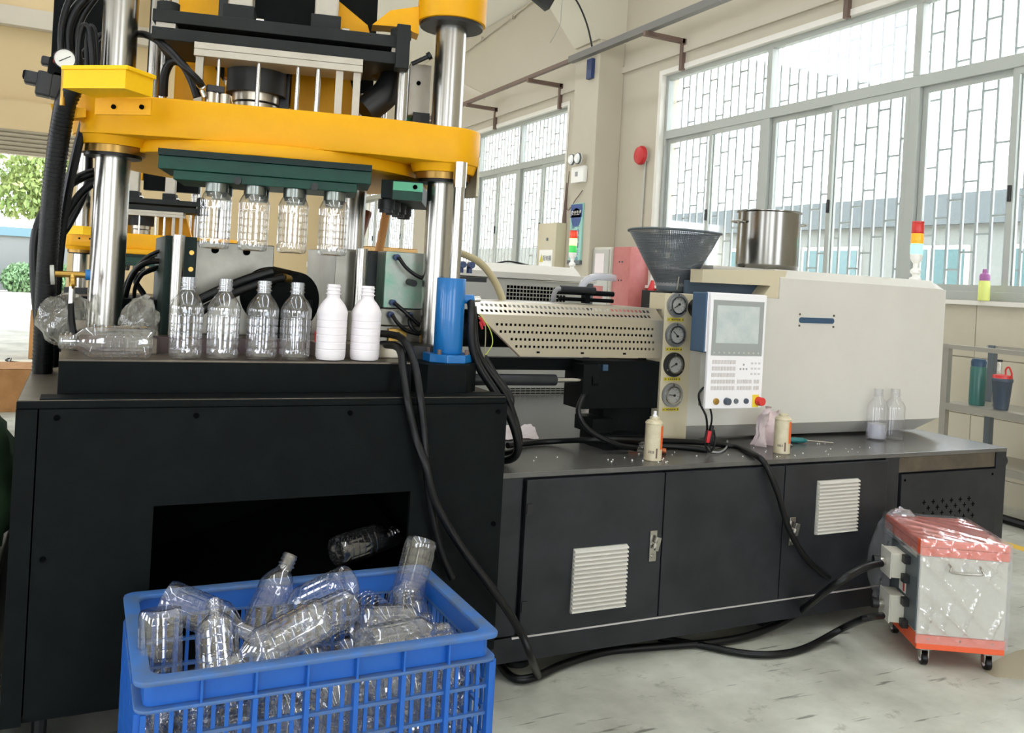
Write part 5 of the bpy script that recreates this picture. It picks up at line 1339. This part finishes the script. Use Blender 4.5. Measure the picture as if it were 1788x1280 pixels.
# ================================================================ CABLES AND HOSES
def cable(name, pts, r, label, mm='black_rubber', n=12, cat='cable', group=None):
    b = MB(); b.tube(pts, r, n); return tag(b.build(name, mm, org=tuple(pts[len(pts)//2])), label, cat, group)
cable('hose', [(0.941, 3, 1.187), (0.937, 2.88, 1.2), (0.954, 2.74, 1.194), (0.967, 2.66, 1.131), (0.967, 2.585, 1.031), (0.984, 2.57, 0.906), (0.992, 2.562, 0.818), (1.014, 2.56, 0.691), (1.053, 2.56, 0.552), (1.102, 2.56, 0.447)], .0125, 'thick black hose over the ledge that drops straight behind the crate', cat='hose')
cable('hose', [(0.943, 3, 1.148), (0.939, 2.86, 1.165), (0.939, 2.72, 1.162), (0.932, 2.65, 1.095), (0.928, 2.585, 1.013), (0.957, 2.572, 0.898), (0.982, 2.535, 0.815), (1.021, 2.53, 0.698), (1.109, 2.52, 0.559), (1.235, 2.5, 0.399), (1.329, 2.5, 0.267), (1.373, 2.5, 0.177), (1.508, 2.689, 0.02)], .0135, 'thick black hose swinging down past the crate to the floor', cat='hose')
cable('hose', [(1.199, 2.76, 1.326), (1.197, 2.74, 1.292), (1.204, 2.74, 1.184), (1.234, 2.74, 1.106), (1.305, 2.73, 1.008), (1.361, 2.72, 0.919), (1.391, 2.72, 0.838), (1.393, 2.74, 0.79), (1.38, 2.8, 0.764), (1.382, 2.86, 0.76)], .0145, 'outer black hose looping from the blue cylinder to the bench', cat='hose')
cable('hose', [(1.227, 2.8, 1.31), (1.241, 2.79, 1.18), (1.278, 2.79, 1.107), (1.361, 2.78, 1.001), (1.407, 2.78, 0.908), (1.428, 2.78, 0.836), (1.432, 2.82, 0.791), (1.423, 2.9, 0.767)], .0125, 'inner black hose looping from the blue cylinder to the bench', cat='hose')
cable('hose', [(1.347, 2.95, 1.122), (1.377, 2.92, 1.066), (1.418, 2.9, 1.009), (1.436, 2.88, 0.971), (1.432, 2.88, 0.933)], .012, 'short black hose behind the looping pair', cat='hose')
cable('power_cable', [(1.536, 3.091, 0.756), (1.754, 3.141, 0.756), (1.913, 3, 0.785), (2.189, 2.99, 0.774), (2.398, 2.97, 0.764), (2.552, 2.93, 0.747), (2.466, 2.703, 0.757), (2.481, 2.665, 0.725), (2.53, 2.645, 0.622), (2.598, 2.64, 0.469), (2.7, 2.64, 0.344), (2.852, 2.66, 0.245)], .0125, 'black power cable across the bench top and down over the doors')
cable('power_cable', [(2.117, 3.01, 0.753), (2.257, 2.962, 0.753), (2.351, 2.872, 0.753)], .012, 'short thick black cable end lying on the bench below the control panel')
cable('thin_wire', [(2.342, 2.862, 0.753), (2.387, 2.843, 0.748), (2.492, 2.923, 0.748), (2.614, 3.06, 0.748)], .004, 'thin wire curling from the short cable end on the bench', mm='print_dark', cat='wire')
cable('floor_hose', [(1.435, 2.887, 0.02), (1.412, 2.76, 0.02), (1.428, 2.688, 0.02), (1.508, 2.689, 0.02), (1.641, 2.74, 0.02), (1.853, 2.783, 0.02), (2.074, 2.758, 0.02), (2.323, 2.72, 0.02), (2.545, 2.722, 0.03), (2.768, 2.747, 0.07), (2.599, 2.4, 0.323), (2.746, 2.4, 0.374), (2.871, 2.42, 0.377)], .0145, 'black hose on the floor running up to the upper gland of the wrapped controller', cat='hose')
cable('floor_hose', [(2.126, 2.831, 0.018), (2.241, 2.724, 0.018), (2.364, 2.599, 0.018), (2.493, 2.55, 0.018), (2.654, 2.563, 0.018), (2.855, 2.579, 0.06), (2.73, 2.36, 0.198), (2.858, 2.39, 0.183)], .0135, 'black hose on the floor running to the lower gland of the wrapped controller', cat='hose')
cable('signal_wire', [(1.308, 2.92, 1.28), (1.342, 2.9, 1.225), (1.356, 2.9, 1.173), (1.331, 2.9, 1.131)], .002, 'thin yellow green wire hanging beside the perforated guard', mm='wire_green', cat='wire')
cable('signal_wire', [(1.297, 2.91, 1.272), (1.32, 2.9, 1.246), (1.327, 2.9, 1.194), (1.325, 2.9, 1.12)], .002, 'thin pale wire with red crimp beside the perforated guard', mm='cream_hose', cat='wire')
b = MB(); b.cyl((1.3, 2.9, 1.266), (1.32, 2.9, 1.239), .006, 8); b.cyl((1.301, 2.9, 1.251), (1.312, 2.9, 1.225), .005, 8); tag(b.build('wire_crimp', 'wire_red', org=(1.311, 2.9, 1.245)), 'red insulated wire crimps at the left end of the guard', 'connector')
cable('cream_hose', [(1.408, 3.6, 1.525), (1.47, 3.55, 1.519), (1.546, 3.5, 1.484), (1.596, 3.45, 1.417), (1.622, 3.4, 1.333), (1.612, 3.35, 1.273)], .016, 'beige corrugated hose arching behind the right column', mm='cream_hose', cat='hose')
bf = thing('hose_manifold', (1.464, 3.45, 1.447), 'dark blue hose fittings beside the right column above the blue cylinder', 'fitting')
for px_x in (0, .04):
    o0 = Vector((1.444, 3.45, 1.465))
    b = MB(); b.cyl(o0+Vector((px_x, 0, 0)), o0+Vector((px_x, -.03, 0)), .014, 14); b.cyl(o0+Vector((px_x, 0, -.035)), o0+Vector((px_x, 0, .0)), .012, 12); b.build('fitting', 'blue_fit', bf)
b = MB(); b.bar((1.422, 3.45, 1.403), (1.564, 3.45, 1.405), .02, .02); b.build('manifold_bar', 'black_bench', bf, smooth=0)
# cardboard boxes
def carton(name, x0, x1, y0, y1, z0, z1, label, mm='cardboard'):
    t = thing(name, ((x0+x1)/2, (y0+y1)/2, z0), label, 'box')
    b = MB(); b.box(x0, x1, y0, y1, z0, z1); b.build('carton', mm, t, bev=.006, smooth=0)
    b = MB(); b.box((x0+x1)/2-.03, (x0+x1)/2+.03, y0-.002, y1, z1-.06, z1+.002); b.build('tape', 'cardboard_pale', t, smooth=0)
    for q in (0, 1):
        b = MB(); b.box(x0+.002, x1-.002, y0+.002+q*((y1-y0)/2+.002), y0+(y1-y0)/2-.002+q*((y1-y0)/2-.0), z1+.0025, z1+.006); b.build('flap', mm, t, smooth=0)
    return t
carton('cardboard_box', -.62, -.12, 13.5, 14.1, 0, .66, 'tall brown cardboard box on the floor beyond the hose bundle')
carton('cardboard_box', -1.0, -.30, 8.9, 9.5, 0, .38, 'low brown cardboard box on the floor left of the press base')
carton('cardboard_box', 1.73, 2.08, 5.76, 6.1, 1.34, 1.59, 'small pale brown carton behind the copper rods', 'cardboard_pale')
st_ = thing('steel_stand', (1.88, 5.92, 0), 'plain grey stand carrying the small carton behind the press', 'stand')
for x in (1.6, 2.15):
    for y in (5.7, 6.12):
        b = MB(); b.box(x-.02, x+.02, y-.02, y+.02, 0, 1.31); b.build('leg', 'shelf_dark', st_, smooth=0)
b = MB(); b.box(1.57, 2.18, 5.67, 6.15, 1.31, 1.3395); b.build('top', 'shelf_dark', st_, smooth=0)
b = MB(); b.box(-1.7, -.35, 10.4, 12.9, .0, .05); tag(b.build('white_board', 'wall_clean', smooth=0, org=(-1.0, 11.6, 0)), 'white board lying flat on the floor behind the cardboard boxes', 'board')
cable('electric_cord', [(-0.805, 11.548, 0.06), (-0.677, 11.788, 0.06), (-0.467, 11.74, 0.06)], .012, 'black cord across the white board on the floor')
cable('electric_cord', [(-0.825, 12.118, 0.07), (-0.778, 12.315, 0.07), (-0.766, 12.573, 0.1), (-0.803, 12.485, 0.08), (-0.489, 12.209, 0.07)], .01, 'kinked black cord behind the straight one on the white board')
# green cloth heap
o = crumple('green_cloth', 'green_cloth', (-.345, 3.0, .74), (.20, .40, .26), 17, 'dark green crumpled cloth beside the left end of the press base', 'cloth', n=18, amp=.16)
cs = thing('storage_bin', (-.45, 3.0, 0), 'dark bin under the green cloth left of the press base', 'bin')
b = MB(); b.box(-.70, -.18, 2.6, 3.35, .0, .52); b.build('body', 'black_base', cs, bev=.01, smooth=0)
b = MB(); b.box(-.71, -.17, 2.59, 3.36, .49, .53); b.build('rim', 'black_plastic', cs, bev=.005, smooth=0)

# ================================================================ HOSES AND VALVES LEFT OF THE PRESS
hb = thing('hose_bundle', (-.11, 3.2, 1.02), 'thick black corrugated hose bundle standing up the left side of the press', 'hose')
pts = [(-0.105, 3.22, 0.99), (-0.105, 3.2, 1.118), (-0.106, 3.16, 1.36), (-0.1, 3.12, 1.614), (-0.089, 3.08, 1.774), (-0.076, 3.04, 1.876), (-0.056, 3.02, 1.929)]
b = MB(); b.tube(pts, .030, 16, 10); b.build('duct', 'black_rubber', hb)
P_ = [Vector(p) for p in pts]
for i in range(len(P_)-1):
    k = int((P_[i+1]-P_[i]).length/.012)
    b = MB()
    for j in range(k):
        p = P_[i].lerp(P_[i+1], j/k); d = (P_[i+1]-P_[i]).normalized(); b.cyl(p, p+d*.005, .0315, 14)
    o = b.build('corrugation', 'black_rubber', hb); 
b = MB(); b.tube([(-0.073, 3.3, 1.033), (-0.076, 3.25, 1.304), (-0.066, 3.2, 1.53), (-0.046, 3.15, 1.696), (-0.018, 3.12, 1.861)], .014, 10); b.build('hose', 'black_rubber', hb)
def lhose(pts, r, label):
    return cable('hose', pts, r, label, cat='hose')
lhose([(-0.124, 3.4, 1.14), (-0.145, 3.4, 1.297), (-0.153, 3.4, 1.453), (-0.13, 3.4, 1.553), (-0.077, 3.35, 1.633), (-0.026, 3.3, 1.673), (0.025, 3.3, 1.698)], .017, 'black hose bulging out left of the bundle at mid height')
lhose([(-0.078, 3.3, 1.457), (-0.07, 3.28, 1.591), (-0.048, 3.25, 1.705), (-0.032, 3.22, 1.798), (-0.019, 3.2, 1.891)], .015, 'black hose rising close behind the bundle')
lhose([(-0.102, 3.35, 1.358), (-0.08, 3.32, 1.495), (-0.031, 3.3, 1.605), (0.018, 3.28, 1.661), (0.052, 3.28, 1.689)], .013, 'black hose crossing from the bundle to the left column')
lhose([(-0.088, 3.45, 1.459), (-0.052, 3.45, 1.522), (-0.007, 3.45, 1.647), (-0.004, 3.4, 1.764), (-0.035, 3.4, 1.85), (-0.068, 3.35, 1.878)], .012, 'black hose curving behind the yellow corner box')
lhose([(-0.091, 3.2, 1.993), (-0.103, 3.2, 2.102), (-0.097, 3.2, 2.187), (-0.072, 3.2, 2.275)], .010, 'outer black hose arching above the pressure gauge')
lhose([(-0.068, 3.22, 2.019), (-0.085, 3.22, 2.128), (-0.069, 3.22, 2.206), (-0.029, 3.22, 2.27)], .016, 'thick black hose arching above the yellow corner box')
lhose([(-0.043, 3.25, 2.029), (-0.061, 3.25, 2.121), (-0.048, 3.25, 2.199), (-0.012, 3.25, 2.272)], .014, 'inner black hose arching above the yellow corner box')
lhose([(-0.048, 3.12, 2.01), (-0.049, 3.12, 2.093), (-0.04, 3.12, 2.141), (-0.023, 3.12, 2.131), (-0.012, 3.12, 2.072), (-0.006, 3.12, 2.017)], .009, 'small glossy hose loop left of the chrome column')
lhose([(-0.022, 3.15, 2.02), (-0.026, 3.15, 2.1), (-0.019, 3.15, 2.15), (-0.004, 3.15, 2.126), (0.007, 3.15, 2.025)], .008, 'second small hose loop touching the chrome column')
lhose([(-0.042, 3.3, 2.077), (-0.005, 3.3, 2.138), (0.02, 3.32, 2.166), (0.11, 3.25, 2.17), (0.152, 3.15, 2.15), (0.204, 3.05, 2.099), (0.253, 2.98, 2.032), (0.298, 2.98, 1.993), (0.313, 3, 1.98)], .012, 'black hose passing behind the column and over the platen')
lhose([(0.208, 3.12, 1.952), (0.208, 3.1, 2.02), (0.225, 3.08, 2.06), (0.256, 3.06, 2.054), (0.286, 3.04, 2.002), (0.305, 3.02, 1.945)], .014, 'black hose hoop standing on the yellow platen')
b = MB(); b.cyl((0.304, 3, 1.988), (0.319, 3, 1.972), .013, 12); b.cyl((0.314, 3, 1.966), (0.324, 3, 1.945), .008, 10); tag(b.build('hose_coupling', 'rod_steel', org=(0.314, 3, 1.966)), 'steel hose coupling on top of the yellow platen', 'fitting')
sn = thing('sensor_block', (0.358, 3.02, 1.957), 'black sensor block on steel discs on top of the platen', 'sensor')
b = MB(); c_ = Vector((0.358, 3.02, 1.978)); b.obox(c_, (.055, .04, .022)); b.build('block', 'black_plastic', sn, bev=.002, smooth=0)
for dx_ in (-.012, .03):
    b = MB(); b.cyl((c_.x+dx_, c_.y, 1.925), (c_.x+dx_, c_.y, c_.z-.012), .018, 20); b.build('disc', 'brushed', sn)
# upper left electrical box and valves
ub = thing('valve_cabinet', (0.0, 3.75, 1.02), 'tall black cabinet behind the left chrome column', 'cabinet')
b = MB(); b.box(-.145, .12, 3.62, 3.94, 2.07, 2.9); b.build('case', 'black_base', ub, bev=.004, smooth=0)
b = MB(); b.box(-.12, -.08, 3.70, 3.74, 1.02, 2.07); b.box(.06, .10, 3.70, 3.74, 1.02, 2.07); b.build('stand', 'dark_steel', ub, smooth=0)
pg = thing('pressure_gauge', (-0.082, 3, 1.974), 'small white pressure gauge left of the yellow corner box', 'gauge')
g0 = Vector((-0.083, 3, 2.003)); nv = Vector((0, -1, 0))
b = MB(); b.cyl(g0, g0+Vector((0, .025, 0)), .031, 28); b.ring(g0+Vector((0, .002, 0)), g0+Vector((0, -.005, 0)), .031, .0285, 28); b.build('case', 'black_plastic', pg)
b = MB(); b.cyl(g0+Vector((0, 0, 0)), g0+Vector((0, -.002, 0)), .0285, 28); b.build('dial', 'dial_white', pg)
b = MB(); b.obox(g0+Vector((.0, -.003, 0)), (.036, .001, .0025), Euler((0, R(-32), 0)).to_matrix()); b.build('needle', 'needle', pg, smooth=0)
b = MB(); b.cyl(g0+Vector((0, .012, -.03)), g0+Vector((0, .012, -.14)), .008, 10); b.build('stem', 'brass', pg)
vu = thing('air_filter_unit', (-.16, 3.05, 1.84), 'black air valve and filter unit sticking out left of the press', 'valve')
for nm, c_, s_, mm in (('valve_body', (-0.135, 3.05, 1.926), (.045, .05, .075), 'black_plastic'), ('valve_body', (-0.101, 3.05, 1.927), (.036, .05, .085), 'black_plastic'), ('solenoid', (-0.167, 3.05, 1.94), (.045, .04, .04), 'black_plastic'), ('knob', (-0.185, 3.05, 1.948), (.02, .03, .028), 'black_base'), ('silencer', (-0.128, 3.05, 1.997), (.04, .035, .028), 'black_plastic'), ('regulator', (-0.103, 3.05, 1.98), (.05, .05, .06), 'black_base'), ('red_ring', (-0.109, 3.04, 2.007), (.012, .04, .035), 'red'), ('plate', (-0.082, 3.07, 1.93), (.03, .04, .05), 'cream_yellow')):
    b = MB(); b.obox(c_, s_, Euler((0, R(5), 0)).to_matrix()); b.build(nm, mm, vu, bev=.006, smooth=0)
b = MB(); b.prism([(-0.118, 1.872), (-0.019, 1.871), (-0.017, 1.844), (-0.103, 1.824)], 3.06, 3.12, 'y'); b.build('mount_bracket', 'yellow', vu, smooth=0)
# brass valve cluster
bv = thing('brass_valve', (-0.033, 3.02, 1.348), 'brass pipe tee with a hose stub left of the chrome column', 'valve')
b = MB(); b.cyl((-0.079, 3.02, 1.349), (0.007, 3.02, 1.35), .010, 14); b.build('pipe', 'brass', bv)
b = MB(); b.cyl((-0.091, 3.02, 1.345), (-0.08, 3.02, 1.346), .030, 24); b.build('hand_wheel', 'cream_chamfer', bv)
b = MB(); b.cyl((-0.03, 3.02, 1.352), (-0.028, 3.02, 1.313), .011, 14); b.cyl((-0.033, 3.02, 1.323), (-0.024, 3.02, 1.324), .02, 14); b.build('tee', 'brass', bv)
b = MB(); b.cyl((0.005, 3.02, 1.35), (0.019, 3.02, 1.351), .017, 16); b.build('nut', 'blue_paint', bv)
b = MB(); b.cyl((-0.03, 3.02, 1.313), (-0.03, 3.02, 1.253), .0085, 12); b.build('ferrule', 'rod_steel', bv)
b = MB(); b.tube([(-0.03, 3.02, 1.256), (-0.028, 3, 1.217), (-0.02, 2.98, 1.174), (-0.01, 2.98, 1.14)], .0115, 10); b.build('hose_stub', 'black_rubber', bv)
crumple('plastic_bag', 'bag_film', (-0.039, 3.12, 1.2), (.085, .10, .082), 41, 'crumpled clear plastic bag behind the lying bottle', 'bag', n=16, amp=.2, zmin=1.119)
crumple('plastic_bag', 'bag_film', (0.164, 2.98, 1.206), (.055, .06, .075), 43, 'crumpled clear plastic bag right of the left chrome column', 'bag', n=14, amp=.22, zmin=1.119)
b = MB(); b.box(.125, .215, 2.90, 2.965, 1.1185, 1.165); tag(b.build('gauge_block', 'worn_steel', bev=.002, smooth=0, org=(.17, 2.93, 1.1185)), 'small steel block on the ledge behind the lying bottle', 'block')
